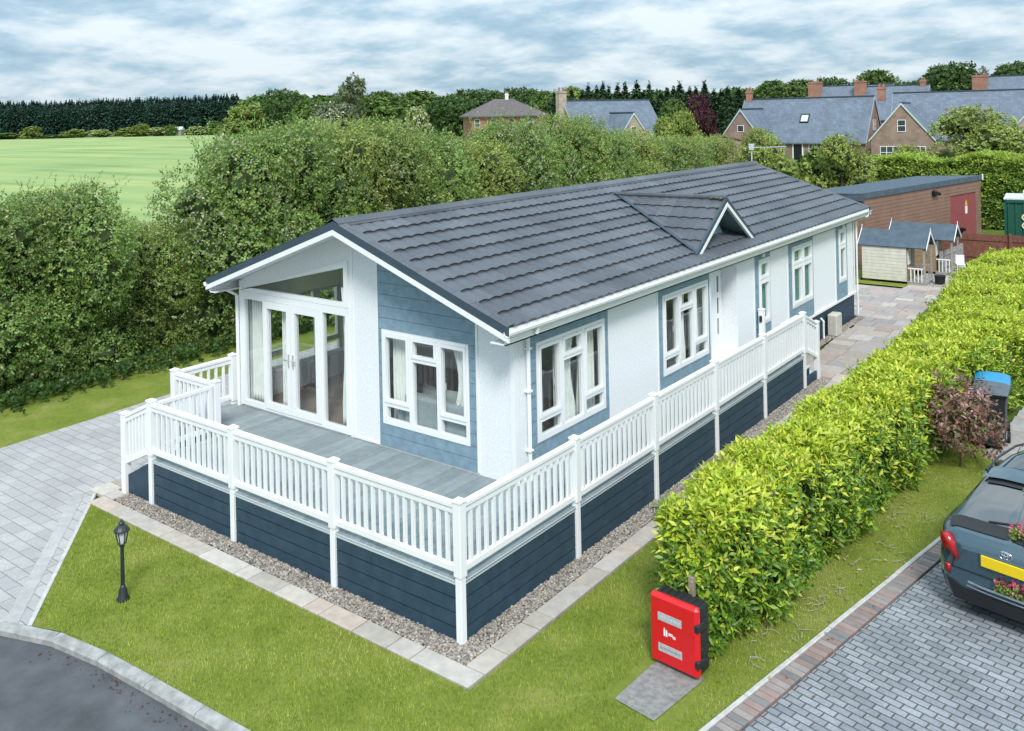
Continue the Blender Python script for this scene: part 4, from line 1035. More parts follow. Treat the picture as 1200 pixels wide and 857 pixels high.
st = np.array([  # l,   zb,  wb,   w_sill, z_sill, w_mid, z_mid, w_belt, z_belt, w_roof, z_edge, z_top
 (0.00, .22, .60, .66, .42, .68, .60, .60, .76, .50, .80, .82),
 (0.03, .21, .68, .75, .42, .75, .62, .68, .84, .56, .90, .93),
 (0.12, .20, .74, .82, .42, .83, .64, .79, .90, .64, .99, 1.01),
 (0.26, .20, .78, .86, .44, .88, .66, .85, .96, .66, 1.07, 1.09),
 (0.50, .24, .80, .89, .45, .90, .68, .87, 1.00, .62, 1.25, 1.28),
 (0.82, .24, .80, .895, .45, .90, .70, .87, 1.00, .58, 1.42, 1.47),
 (1.05, .22, .80, .87, .42, .88, .68, .86, .99, .59, 1.47, 1.525),
 (1.80, .20, .78, .85, .40, .87, .66, .84, .95, .61, 1.49, 1.555),
 (2.50, .20, .78, .85, .40, .87, .66, .84, .93, .59, 1.43, 1.49),
 (3.05, .20, .78, .86, .42, .885, .68, .84, .92, .66, 1.12, 1.16),
 (3.35, .22, .78, .88, .44, .895, .70, .82, .90, .62, .98, 1.01),
 (3.90, .24, .76, .86, .44, .86, .68, .76, .82, .50, .88, .90),
 (4.25, .26, .66, .74, .42, .74, .60, .66, .70, .40, .76, .78),
 (4.36, .32, .50, .56, .44, .56, .56, .48, .64, .30, .68, .69)])
def car_pt(l, t, off=0.0):
    v_ = [np.interp(l, st[:, 0], st[:, i]) for i in range(12)]
    _, zb, wb, ws, zs, wm, zm, wbt, zbt, wr, ze, zt_ = v_
    ring = np.array([(0, zb), (wb, zb), (ws, zs), (wm, zm), (wbt, zbt), (wr, ze), (wr * .55, zt_ - .012), (0, zt_)])
    tt = np.arange(8); x, z = np.interp(t, tt, ring[:, 0]), np.interp(t, tt, ring[:, 1])
    return x, z
def car_smooth(l, t):
    acc = np.zeros(2); wsum = 0
    for dl, dt, wg in ((0, 0, 2), (.06, 0, 1), (-.06, 0, 1), (0, .22, 1), (0, -.22, 1)):
        q = car_pt(min(max(l + dl, 0), 4.36), min(max(t + dt, 0), 7)); acc += wg * np.array(q); wsum += wg
    acc /= wsum
    if t >= 6.999 or t <= .001: acc[0] = 0
    return acc
def car_patch(b, l0, l1, t0, t1, nl, nt_, off=0.0, sides=(1, -1)):
    for s_ in sides:
        rows = []
        for l in (nl if hasattr(nl, '__len__') else np.linspace(l0, l1, nl)):
            row = []
            for t in np.linspace(t0, t1, nt_):
                x, z = car_smooth(l, t); 
                if off:
                    e = .01; x1, z1 = car_smooth(l, t + e); x2, z2 = car_smooth(l + e, t)
                    du = np.array([x1 - x, 0, z1 - z]); dv = np.array([x2 - x, e, z2 - z]); n = np.cross(dv, du); n /= np.linalg.norm(n) + 1e-9
                    if n[0] * 1.0 + n[2] * .4 - (.5 * n[1] if l < .3 else 0) < 0: n = -n
                    row.append(CR(s_ * (x + off * n[0]), l + off * n[1], z + off * n[2]))
                else: row.append(CR(s_ * x, l, z))
            rows.append(row)
        b.grid(rows)
def car_quad(b, A, B, C_, D, off, s_, n=9):
    rows = []
    for i in np.linspace(0, 1, n):
        row = []
        for j in np.linspace(0, 1, n):
            p0 = np.array(A) * (1-j) + np.array(B) * j; p1 = np.array(D) * (1-j) + np.array(C_) * j; l, t = p0 * (1-i) + p1 * i
            x, z = car_smooth(l, t); row.append(CR(s_ * (x + off), l - off * 1.3, z + off * .2))
        rows.append(row)
    b.grid(rows)
b = MB(); car_patch(b, 0, 4.36, 0, 7, np.r_[np.linspace(0, .6, 44), np.linspace(.63, 4.36, 76)], 64)
for s_ in (1, -1):
    pts = [CR(s_ * car_smooth(0, t)[0], 0, car_smooth(0, t)[1]) for t in np.linspace(0, 7, 40)]
    b.add(pts, [tuple(range(40))])
part(b, 'body', CARB, car, True)
b = MB(); car_patch(b, .30, .86, 5.05, 7, 16, 14, .006); part(b, 'rear_window', CARG, car, True)
b = MB(); car_patch(b, .86, 1.12, 5.05, 7, 4, 14, .05); car_patch(b, .84, .87, 5.05, 7, 3, 14, .05); part(b, 'roof_spoiler', CARB, car, True)
b = MB(); car_patch(b, .78, .90, 5.3, 7, 5, 12, .022); part(b, 'spoiler_slot', CARBLK, car, True)
b = MB(); car_patch(b, 1.25, 2.35, 5.55, 6.96, 10, 8, .005); part(b, 'roof_glass', CARG, car, True)
b = MB(); car_patch(b, .75, 2.75, 4.15, 4.95, 26, 8, .005); part(b, 'side_window', CARG, car, True)
b = MB(); car_patch(b, 2.58, 3.10, 5.1, 7, 10, 10, .005); part(b, 'windscreen', CARG, car, True)
for s_ in (1, -1):
    b = MB(); P = []
    car_quad(b, (.36, 4.02), (.24, 3.78), (.02, 3.55), (.03, 4.0), .016, s_); b.prism([(s_*.735, .95), (s_*.66, .935), (s_*.60, .86), (s_*.535, .69), (s_*.575, .685), (s_*.70, .80)], -.03, .08, CR); tl = part(b, 'tail_lamp', LRED, car, True)
    b = MB(); b.prism([(s_*.70, .585), (s_*.645, .575), (s_*.65, .47), (s_*.695, .49)], -.022, .05, CR); part(b, 'reflector', LRED, car, True)
    b = MB(); car_patch(b, .0, .9, 1.2, 2.0, 18, 6, .006, (s_,)); part(b, 'lower_bumper', CARBLK, car, True)
    b = MB(); b.box(s_ * .86 - .02, s_ * .86 + .02, 2.35, 2.5, .98, 1.02, CR); b.box(min(s_*.88, s_*1.06), max(s_*.88, s_*1.06), 2.36, 2.54, .98, 1.12, CR, .05); part(b, 'door_mirror', CARBLK, car, True)
    b = MB(); b.tube([CR(s_ * .58, .95, 1.51), CR(s_ * .60, 1.4, 1.56), CR(s_ * .61, 2.0, 1.55), CR(s_ * .585, 2.5, 1.48)], .016, 6); part(b, 'roof_rail', CARBLK, car)
    for l in (.92, 3.45):
        b = MB(); c = (0, 0, 0)
        pr = [(.14, -.1), (.30, -.1), (.335, -.07), (.335, .07), (.30, .1), (.20, .1)]
        rows = [[CR(s_ * (.79 + z_), l + r_ * math.cos(a), .335 + r_ * math.sin(a)) for (r_, z_) in pr] for a in np.linspace(0, 2*math.pi, 29)]
        b.grid(rows); w_ = part(b, 'wheel', DARKG, car, True)
        b = MB()
        for k in range(5):
            a = 2*math.pi*k/5; b.tube([CR(s_ * .88, l, .335), CR(s_ * .87, l + .21 * math.cos(a), .335 + .21 * math.sin(a))], [.035, .022], 6)
        part(b, 'rim', CHR, w_)
b = MB()                                              # crease ledge across the tailgate and the spoiler lip under the window
for s_ in (1, -1): car_patch(b, .16, .30, 4.6, 7, 4, 12, .014, (s_,))
part(b, 'tailgate_lip', CARBLK, car, True)
tail_y = lambda z: np.interp(z, [.34, .6, .82, .93, 1.01], [0, -.0, 0, .03, .10])
b = MB(); b.prism([(-.66, .41), (-.5, .345), (.5, .345), (.66, .41), (.6, .20), (-.6, .20)], -.03, .06, CR); part(b, 'rear_diffuser', CARBLK, car)
b = MB(); b.box(-.62, .62, -.010, .02, .565, .573, CR)
for s_ in (1, -1): b.prism([(s_*.62, .565), (s_*.628, .565), (s_*.60, .70), (s_*.592, .70)], -.010, .02, CR)
part(b, 'tailgate_seam', CARBLK, car)
b = MB(); b.box(-.27, .27, -.035, -.015, .70, .835, CR, .006); part(b, 'number_plate', YEL, car)
b = MB(); b.box(-.30, .30, -.018, .02, .68, .855, CR, .01); part(b, 'plate_recess', CARB, car)
b = MB(); b.grid([[CR(x, -.02 + .14 * (abs(x) / .72) ** 3, z) for x in np.linspace(-.70, .70, 17)] for z in (.425, .45)]); b.grid([[CR(x, -.024 + .14 * (abs(x) / .72) ** 3, z) for x in np.linspace(-.62, .62, 17)] for z in (.38, .392)]); o = part(b, 'chrome_strip', CHR, car); md = o.modifiers.new('thick', 'SOLIDIFY'); md.thickness = .012
b = MB()
def ellip(cx, cz, rx, rz): 
    pts = [CR(cx + rx * math.cos(a), .012, cz + rz * math.sin(a)) for a in np.linspace(0, 2*math.pi, 25)]; b.tube(pts, .0065, 6, False)
ellip(0, .90, .072, .05); ellip(0, .90, .022, .046); ellip(0, .918, .05, .017); part(b, 'badge', CHR, car, True)
text('C-HR', .065, lambda x, y, z: CR(-.60 + x, .035 + y + .0, .845 + z), CHR, car)
b = MB(); b.tube([CR(.0, .34, 1.17), CR(-.30, .30, 1.13)], .012, 6); part(b, 'rear_wiper', CARBLK, car)

# ------------------------------------------------------------------ foliage builders
def unit(a): return a / (np.linalg.norm(a, axis=-1, keepdims=True) + 1e-9)
def leaves(P, D, Nn, L, Wd, C, fold=.25, droop=0.0):
    """P base, D direction, Nn upper side, L length, Wd half width, C colour"""
    S = unit(np.cross(D, Nn)); Nn = unit(np.cross(S, D)); n = len(P)
    mid = P + D * (L * .45)[:, None]; up = Nn * (Wd * fold)[:, None]
    tip = P + D * L[:, None] - Nn * (L * droop)[:, None]
    V = np.stack([P, mid + S * Wd[:, None] + up, tip, mid - S * Wd[:, None] + up], 1).reshape(-1, 3)
    F = (np.array([[0, 1, 2], [0, 2, 3]])[None] + (np.arange(n) * 4)[:, None, None]).reshape(-1, 3)
    return V, F, np.repeat(C, 4, 0)
def joinvf(parts):
    V = []; F = []; C = []; o = 0
    for v, f, c in parts: V.append(v); F.append(f + o); C.append(c); o += len(v)
    return np.concatenate(V), np.concatenate(F), np.concatenate(C)
def whorls(P, A, k, stem, L, ratio, spread, pal, r, droop=.1, jit=.2):
    """shoots: k leaves spiralling along a stem with axis A from P"""
    n = len(P); a0 = r.uniform(0, 6.28, (n, 1)); idx = np.arange(k)[None]
    T = unit(np.cross(A, r.normal(size=(n, 3)))); B = np.cross(A, T)
    ang = a0 + idx * 2.4 + r.uniform(-.3, .3, (n, k)); f = (idx + .5) / k * np.ones((n, 1))
    rad = T[:, None] * np.cos(ang)[..., None] + B[:, None] * np.sin(ang)[..., None]
    sp = spread * (1.15 - .55 * f) + r.uniform(-jit, jit, (n, k))
    D = unit(rad * np.sin(sp)[..., None] + A[:, None] * np.cos(sp)[..., None])
    base = P[:, None] + A[:, None] * (stem * f * r.uniform(.8, 1.2, (n, 1)))[..., None]
    Nn = unit(A[:, None] - D * 0.2 + r.normal(size=(n, k, 3)) * .15)
    Ls = r.uniform(L[0], L[1], (n, k)); c = pal
    return base.reshape(-1, 3), D.reshape(-1, 3), Nn.reshape(-1, 3), Ls.ravel(), Ls.ravel() * ratio, f.ravel()
def palette(pal, n, r, vary=.2):
    pal = np.array(pal); i = r.randint(len(pal), size=n); return pal[i] * r.uniform(1 - vary, 1 + vary, (n, 1))

# ------------------------------------------------------------------ clipped laurel hedge
def laurel(name, label, left, right, y0, y1, top, n_top, n_side, seed, L=(.06, .13), sides='LRF', pal_t=None, pal_s=None, k=7):
    """left(y), right(y), top(y) give the clipped outline"""
    r = np.random.RandomState(seed); P = []; A = []; T = []
    def inwob(q, s_=.06): return q + r.normal(size=q.shape) * s_
    ys = r.uniform(y0, y1, n_top); u = r.rand(n_top); lx, rx = left(ys), right(ys)
    bump_ = (.07 if y1 < 40 else .0) * np.sin(ys * 2.1 + u * 5) + (0 if y1 < 40 else .28) * np.sin((lx + (rx - lx) * u) * 1.3) * np.sin((lx + (rx - lx) * u) * .47) + .05 * np.sin(ys * 5.3 + 1)
    p = np.c_[lx + (rx - lx) * u, ys, top(ys) + bump_ - .22 * np.abs(2 * u - 1) ** 4 + r.normal(size=n_top) * .045]
    P.append(p); A.append(unit(np.c_[r.normal(size=n_top) * .38 + (2*u-1) * .25, r.normal(size=n_top) * .38, np.ones(n_top)])); T.append(np.ones(n_top))
    for sd, n in (('L', n_side[0]), ('R', n_side[1])):
        if sd not in sides or n == 0: continue
        ys = r.uniform(y0, y1, n); v = r.rand(n); z = .03 + (top(ys) - .05) * v
        x = (left(ys) if sd == 'L' else right(ys)); sg = -1 if sd == 'L' else 1
        wob = .09 * np.sin(ys * 2.6 + z * 2) + .06 * np.sin(ys * 6.1 - z * 4)
        x = x + sg * (wob + .05 - .10 * (1 - v) ** 2 - .16 * v ** 6) + r.normal(size=n) * .05
        P.append(np.c_[x, ys, z]); A.append(unit(np.c_[sg * np.ones(n) * .75 + r.normal(size=n) * .3, r.normal(size=n) * .4, .45 + .5 * v + r.normal(size=n) * .3])); T.append(v ** 2.2 * .62)
    for sd, yy, n in (('F', y0, n_side[2]), ('B', y1, n_side[2])):
        if sd not in sides: continue
        u = r.rand(n); v = r.rand(n); lx, rx = float(left(yy)), float(right(yy)); z = .03 + (top(yy) - .05) * v; sg = -1 if sd == 'F' else 1
        P.append(np.c_[lx + (rx - lx) * u, yy + sg * (.05 - .14 * v ** 6 - .25 * np.abs(2*u-1) ** 4 + .05 * np.sin(u * 7 + z * 5)) + r.normal(size=n) * .05, z])
        A.append(unit(np.c_[r.normal(size=n) * .4, sg * .75 + r.normal(size=n) * .3, .45 + .5 * v + r.normal(size=n) * .3])); T.append(v ** 2.2 * .62)
    P = np.concatenate(P); A = np.concatenate(A); T = np.concatenate(T)
    b_, D, Nn, Ls, Ws, f = whorls(P, A, k, .15, L, .21, 1.05, None, r)
    n = len(b_); t = np.repeat(T, k)
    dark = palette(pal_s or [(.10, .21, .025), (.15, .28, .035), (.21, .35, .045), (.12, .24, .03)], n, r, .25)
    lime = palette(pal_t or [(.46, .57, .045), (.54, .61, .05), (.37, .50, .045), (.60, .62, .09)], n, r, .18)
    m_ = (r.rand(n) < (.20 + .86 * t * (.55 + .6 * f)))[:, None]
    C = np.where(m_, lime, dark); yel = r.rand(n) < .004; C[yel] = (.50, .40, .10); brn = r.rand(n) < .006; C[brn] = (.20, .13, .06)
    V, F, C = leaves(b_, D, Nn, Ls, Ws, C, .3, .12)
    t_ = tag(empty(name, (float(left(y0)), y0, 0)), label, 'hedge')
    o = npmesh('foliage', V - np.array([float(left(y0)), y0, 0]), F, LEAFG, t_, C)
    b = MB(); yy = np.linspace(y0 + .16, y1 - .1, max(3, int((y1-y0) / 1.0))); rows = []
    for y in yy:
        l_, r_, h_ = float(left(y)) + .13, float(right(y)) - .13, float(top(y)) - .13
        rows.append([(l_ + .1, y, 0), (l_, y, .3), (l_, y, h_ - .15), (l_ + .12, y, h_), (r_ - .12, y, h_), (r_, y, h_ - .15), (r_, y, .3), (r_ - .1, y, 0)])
    b.grid(rows); b.add(rows[0], [tuple(range(8))]); b.add(rows[-1], [tuple(range(8))]); part(b, 'shade_core', SHADECORE, t_)  # solid dark filler that reads as shade between the leaves
    return t_
fi = lambda xs, vs_: (lambda y: np.interp(y, xs, vs_))
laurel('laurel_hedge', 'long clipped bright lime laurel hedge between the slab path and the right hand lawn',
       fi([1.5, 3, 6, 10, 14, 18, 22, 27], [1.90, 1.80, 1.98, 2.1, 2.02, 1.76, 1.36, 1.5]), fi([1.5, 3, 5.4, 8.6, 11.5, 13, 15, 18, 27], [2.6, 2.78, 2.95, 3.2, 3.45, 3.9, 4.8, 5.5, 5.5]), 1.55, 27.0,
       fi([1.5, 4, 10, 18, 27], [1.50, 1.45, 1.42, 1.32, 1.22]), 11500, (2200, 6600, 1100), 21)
laurel('laurel_hedge', 'tall clipped laurel hedge behind the brown timber store and the green container',
       fi([36, 46], [-7.4, -7.4]), fi([36, 46], [10, 10]), 43.0, 45.5, fi([36, 46], [3.4, 3.4]), 4600, (500, 0, 4600), 22, L=(.16, .26), sides='LF', k=6,
       pal_t=[(.36, .48, .07), (.42, .50, .08), (.3, .43, .06)], pal_s=[(.10, .18, .035), (.15, .25, .045), (.21, .32, .055)])

# ------------------------------------------------------------------ shrubs and trees
def lumps(n, rx, ry, z0, z1, r, rmin, rmax, shape='oval'):
    out = []
    for i in range(n):
        t = r.rand(); z = z0 + (z1 - z0) * t
        if shape == 'oval': k = math.sqrt(max(.05, 1 - (2 * t - .85) ** 2 * .75))
        elif shape == 'column': k = 1 - .45 * t ** 3
        elif shape == 'cone': k = 1.05 - .95 * t
        a = r.uniform(0, 6.28); q = math.sqrt(r.rand()) * k
        s_ = r.uniform(rmin, rmax) * (1 if shape != 'cone' else (1.15 - .7 * t))
        out.append((rx * q * math.cos(a), ry * q * math.sin(a), z, s_))
    return np.array(out)
def crown(Lm, n, L, ratio, pal, r, up=.3, k=5, stem=.12, zsq=.8, tone=None, light=None, flowers=0, fcol=(.62, .60, .50), inner=.62):
    w_ = Lm[:, 3] ** 2; i = r.choice(len(Lm), n, p=w_ / w_.sum())
    d = unit(r.normal(size=(n, 3))); rad = Lm[i, 3] * r.uniform(.78, 1.06, n) * (1 + .12 * np.sin(d[:, 0] * 7 + d[:, 2] * 6))
    P = Lm[i, :3] + d * rad[:, None] * np.array([1, 1, zsq])
    keep = np.ones(n, bool)
    for j in range(len(Lm)):
        q = np.linalg.norm((P - Lm[j, :3]) / np.array([1, 1, zsq]), axis=1) < Lm[j, 3] * inner; keep &= ~(q & (i != j))
    keep &= P[:, 2] > .05
    P, d, i = P[keep], d[keep], i[keep]; n = len(P)
    A = unit(d + np.array([0, 0, up]) + r.normal(size=(n, 3)) * .45)
    b_, D, Nn, Ls, Ws, f = whorls(P, A, k, stem, L, ratio, 1.15, None, r, jit=.35)
    tonev = (r.uniform(.72, 1.25, len(Lm)) if tone is None else tone)[i]
    C = palette(pal, n * k, r, .22) * np.repeat(tonev, k)[:, None]
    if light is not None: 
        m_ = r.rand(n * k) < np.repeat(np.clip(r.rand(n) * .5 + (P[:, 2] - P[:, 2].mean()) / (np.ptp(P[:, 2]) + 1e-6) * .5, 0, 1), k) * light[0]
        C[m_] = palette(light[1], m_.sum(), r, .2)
    if flowers:
        m_ = r.rand(n * k) < flowers * np.repeat((np.sin(P[:, 0] * 2.3) * np.sin(P[:, 1] * 1.9 + P[:, 2] * 2.1) > .0), k); C[m_] = np.array(fcol) * r.uniform(.8, 1.1, (m_.sum(), 1))
    return leaves(b_, D, Nn, Ls, Ws, C, .25, .08)
def core(b, Lm, q, r, zsq=.8, minz=.0):  # dark lumps inside the crown, standing in for its inner shade
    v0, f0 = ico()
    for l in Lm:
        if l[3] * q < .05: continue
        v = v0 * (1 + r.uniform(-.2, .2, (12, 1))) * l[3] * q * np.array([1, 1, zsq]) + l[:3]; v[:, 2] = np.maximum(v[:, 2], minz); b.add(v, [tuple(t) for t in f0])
def plant(name, Lm, leafdata, trunk_h, trunk_r, r, limbs=5, q=.62, m=LEAF, core_m=SHADECORE, zsq=.8, names=('crown', 'trunk')):
    """prototype at the origin: foliage + tapered trunk with limbs"""
    t = empty(name); V, F, C = leafdata; npmesh(names[0], V, F, m, t, C)
    b = MB(); top = max(trunk_h, Lm[:, 2].max() * .75)
    b.tube([(0, 0, 0), (.04 * trunk_h * r.normal() * .3, .03 * r.normal(), trunk_h * .6), (.05 * r.normal(), .05 * r.normal(), top)], [trunk_r, trunk_r * .8, trunk_r * .25], 8)
    js = r.choice(len(Lm), min(limbs, len(Lm)), replace=False)
    for j in js: 
        z = trunk_h * r.uniform(.45, .95); e = Lm[j, :3]; b.tube([(0, 0, z), (e[0] * .5, e[1] * .5, (z + e[2]) * .5 + .1), tuple(e)], [trunk_r * .5, trunk_r * .32, trunk_r * .1], 6)
    b.build(names[1], BARK, t)
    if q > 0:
        b = MB(); core(b, Lm, q, r, zsq); b.build('shade_core', core_m, t)
    return t
def at(px, d):                                    # a spot on the ground, d metres ahead of the viewpoint, in the direction of column px
    k = (px - 600) / FOC; p = CAM_P + d * (CAM_F + k * CAM_R); return float(p[0]), float(p[1])
def hz(px): return 134.6 - (px - 600) * .021
def hgt(px, py, d): return 6.32 + (hz(px) - py) * d / FOC
# mixed hawthorn hedgerow along the left and behind the lodge
HPAL = [(.18, .30, .06), (.25, .38, .085), (.14, .25, .05), (.32, .42, .12), (.19, .32, .09)]
OLIV = [(.26, .34, .07), (.32, .385, .085), (.21, .30, .06), (.36, .39, .12)]
def spikes(r, n, rx, z0, h, pal, L=(.06, .1)):
    a = r.uniform(0, 6.28, n); q = np.sqrt(r.rand(n)) * rx; P0 = np.c_[q * np.cos(a), q * np.sin(a), np.full(n, z0)]
    out = []; stems = []
    for i in range(n):
        ln = h * r.uniform(.4, 1.1); A = unit(np.array([r.normal() * .28, r.normal() * .28, 1.0])); m = int(ln / .03)
        s_ = np.linspace(0, 1, m)[:, None]; bend = np.array([r.normal() * .25, r.normal() * .25, -.1]) * ln
        P = P0[i] + A * ln * s_ + bend * s_ ** 2; stems.append(P[::max(1, m // 3)])
        D = unit(A + r.normal(size=(m, 3)) * .75); Ls = r.uniform(L[0], L[1], m) * (1 - .4 * s_[:, 0])
        out.append(leaves(P, D, unit(r.normal(size=(m, 3)) + np.array([0, 0, .8])), Ls, Ls * .3, palette(pal, m, r, .25)))
    return joinvf(out), stems
protos = []
for k in range(5):
    r = np.random.RandomState(50 + k)
    Lm = lumps(34, 1.55, 1.5, .5, 4.1, r, .55, .95, 'column'); Lm = np.r_[Lm, np.c_[r.uniform(-1.5, 1.5, 9), r.uniform(-1.3, 1.3, 9), np.full(9, .45), r.uniform(.5, .7, 9)]]
    pal = [HPAL, HPAL, OLIV + HPAL, HPAL, OLIV][k]
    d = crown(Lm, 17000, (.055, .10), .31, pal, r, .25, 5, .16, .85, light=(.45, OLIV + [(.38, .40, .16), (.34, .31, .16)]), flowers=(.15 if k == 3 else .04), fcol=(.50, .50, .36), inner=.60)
    sp, stems = spikes(r, 34, 1.35, 3.9, 1.2, pal)
    d = joinvf([d, sp])
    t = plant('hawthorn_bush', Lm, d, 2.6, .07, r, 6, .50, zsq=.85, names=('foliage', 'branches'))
    protos.append(t)
hrow = [  # y, x, height scale, proto, label
 (-3.2, -16.3, 0.84, 0, None), (-.9, -16.2, 0.80, 1, None), (1.2, -16.4, 0.97, 0, None), (3.2, -16.3, 1.06, 1, 'tall spiky hawthorn bush against the open field beyond the drive'), (5.7, -16.7, 0.70, 2, None), (8.6, -16.1, 1.24, 3, 'tallest hawthorn bush left of the gable peak, dotted with blossom'),
 (10.1, -16.0, 1.27, 0, None), (12.3, -16.2, 1.30, 4, 'olive hawthorn bush rising directly behind the gable peak'), (14.6, -16.1, 1.27, 2, None), (16.9, -16.2, 1.14, 1, None), (19.2, -16.0, 1.10, 4, 'olive hawthorn bush below the hipped brick house'),
 (21.6, -16.0, 1.27, 3, 'blossoming hawthorn bush standing in front of the hipped brick house'), (24.1, -16.1, 1.22, 3, 'blossoming hawthorn bush between the hipped brick house and the grey gabled one'), (26.6, -16.0, 1.20, 2, None), (29.2, -16.1, 1.16, 1, None), (31.8, -16.0, 1.16, 4, 'olive hawthorn bush below the grey roofed house in the middle'),
 (34.4, -16.2, 1.12, 3, 'blossoming hawthorn bush towards the far end of the hedgerow'), (37.0, -16.0, 1.06, 2, None), (39.8, -16.1, 1.01, 1, None), (42.6, -16.3, 0.96, 4, 'last olive hawthorn bush at the far end of the hedgerow')]
rz = random.Random(4); used = set()
for (y, x, s_, k, lb) in hrow:
    lb = lb or ('dense mid green hawthorn bush filling the hedgerow beyond the lodge and drive')
    sc = (min(1.2, s_) * rz.uniform(.92, 1.08), min(1.2, s_) * rz.uniform(.92, 1.06), s_ * rz.uniform(.93, 1.09))
    if k in used: o = dup(protos[k], (x, y, 0), rz.uniform(0, 6.28), sc)
    else: o = protos[k]; used.add(k); o.location = (x, y, 0); o.rotation_euler = (0, 0, rz.uniform(0, 6.28)); o.scale = sc
    tag(o, lb, 'bush', 'hawthorn bushes of the hedgerow')
# low weeds at the hedge foot
r = np.random.RandomState(9); n = 2600; P = np.c_[r.normal(-14.35, .28, n), r.uniform(-5, 26, n), r.uniform(0, .35, n) ** 1.3]
b_, D, Nn, Ls, Ws, f = whorls(P, unit(r.normal(size=(n, 3)) * .6 + np.array([.3, 0, .8])), 6, .15, (.07, .13), .36, 1.1, None, r)
V, F, C = leaves(b_, D, Nn, Ls, Ws, palette([(.05, .11, .02), (.08, .15, .03), (.04, .09, .02)], len(b_), r, .25)); tag(npmesh('undergrowth', V, F, LEAF, None, C), kind='stuff')
# red leaved shrub by the bins
r = np.random.RandomState(31); Lm = np.array([(.0, 0, .95, .34), (.22, .1, .8, .3), (-.26, 0, .85, .32), (.05, -.2, .7, .3), (.1, .1, 1.18, .26), (-.1, .05, .5, .3), (.3, -.1, .55, .26), (-.3, -.1, .55, .26), (-.15, .1, 1.2, .22)])
d = crown(Lm, 470, (.06, .105), .24, [(.25, .10, .085), (.33, .17, .145), (.17, .115, .06), (.14, .15, .055), (.48, .30, .27)], r, .7, 6, .12, .95, inner=.4)
t = plant('red_leaved_shrub', Lm, d, .5, .02, r, 9, 0, names=('foliage', 'stems')); t.location = (3.72, 9.05, 0); t.scale = (1.12, 1.12, 1.08); tag(t, 'reddish brown leaved shrub at the end of the lawn in front of the bins', 'shrub')
# flower posies on the car
FL = leafmat('petal', .5, .2)
def posy(loc, rzz, Wd, dens, label):
    r = np.random.RandomState(int(Wd * 100)); t = tag(empty('flower_posy', loc, rzz), label, 'flowers', 'pink flower posies on the car')
    n = int(42 * dens); P = np.c_[r.uniform(-Wd, Wd, n), r.normal(size=n) * .03, r.normal(size=n) * .035 + .03]
    b_, D, Nn, Ls, Ws, f = whorls(P, unit(r.normal(size=(n, 3)) + np.array([0, -.5, .8])), 6, .01, (.018, .03), .42, 1.3, None, r)
    V, F, C = leaves(b_, D, Nn, Ls, Ws, palette([(.62, .07, .14), (.70, .16, .22), (.66, .32, .34), (.5, .03, .09)], len(b_), r)); npmesh('petals', V, F, FL, t, C)
    P = np.c_[r.uniform(-Wd, Wd, n), r.normal(size=n) * .03, r.normal(size=n) * .03 - .02]
    b_, D, Nn, Ls, Ws, f = whorls(P, unit(r.normal(size=(n, 3)) + np.array([0, -.6, -.5])), 5, .03, (.03, .055), .3, 1.1, None, r)
    V, F, C = leaves(b_, D, Nn, Ls, Ws, palette([(.25, .36, .08), (.16, .26, .05), (.32, .38, .12)], len(b_), r)); npmesh('leaves', V, F, LEAF, t, C)
posy(CR(.07, .78, 1.50), CA, .085, 1.2, 'pink flower posy on the roof edge of the hatchback')
posy(CR(.10, .26, 1.13), CA, .12, 1.2, 'pink flower posy at the foot of the hatchback rear window')
posy(CR(.12, -.03, .555), CA, .22, 1.7, 'trailing pink flower garland on the hatchback bumper below the plate')
# ------------------------------------------------------------------ far houses
BRICK = brickmat('brown_brick', (.235, .135, .10), (.30, .185, .145), (.33, .29, .25), .23, .075, 0, .5, .010, .85, .2, axis='wall', vary=.3)
REDB = brickmat('red_brick', (.30, .115, .075), (.36, .15, .10), (.32, .26, .22), .23, .075, 0, .5, .010, .85, .2, axis='wall', vary=.22)
STONEW = brickmat('pink_stone', (.33, .255, .22), (.41, .33, .29), (.36, .32, .28), .34, .15, 0, .4, .014, .85, .2, axis='wall', vary=.28)
SLATE = brickmat('blue_grey_slate', (.125, .155, .20), (.16, .195, .245), (.10, .125, .16), .35, .24, 0, .5, .012, .6, .2, axis='wall', vary=.2)
TILEB = mat('brown_grey_tile', (.13, .115, .115), .8, .2, var=.2, vscale=2)
WING = mat('dark_window_glass', (.05, .06, .07), .08, .6)
RA = math.atan2(CAM_R[1], CAM_R[0])
def house_root(name, label, px, d, rz):
    x, y = at(px, d); t = tag(empty(name, (x, y, 0), RA + rz), label, 'house'); return t
def lb(mb, name, m, root, label=None):
    o = mb.build(name, m, root); 
    if label: o['label'] = label
    return o
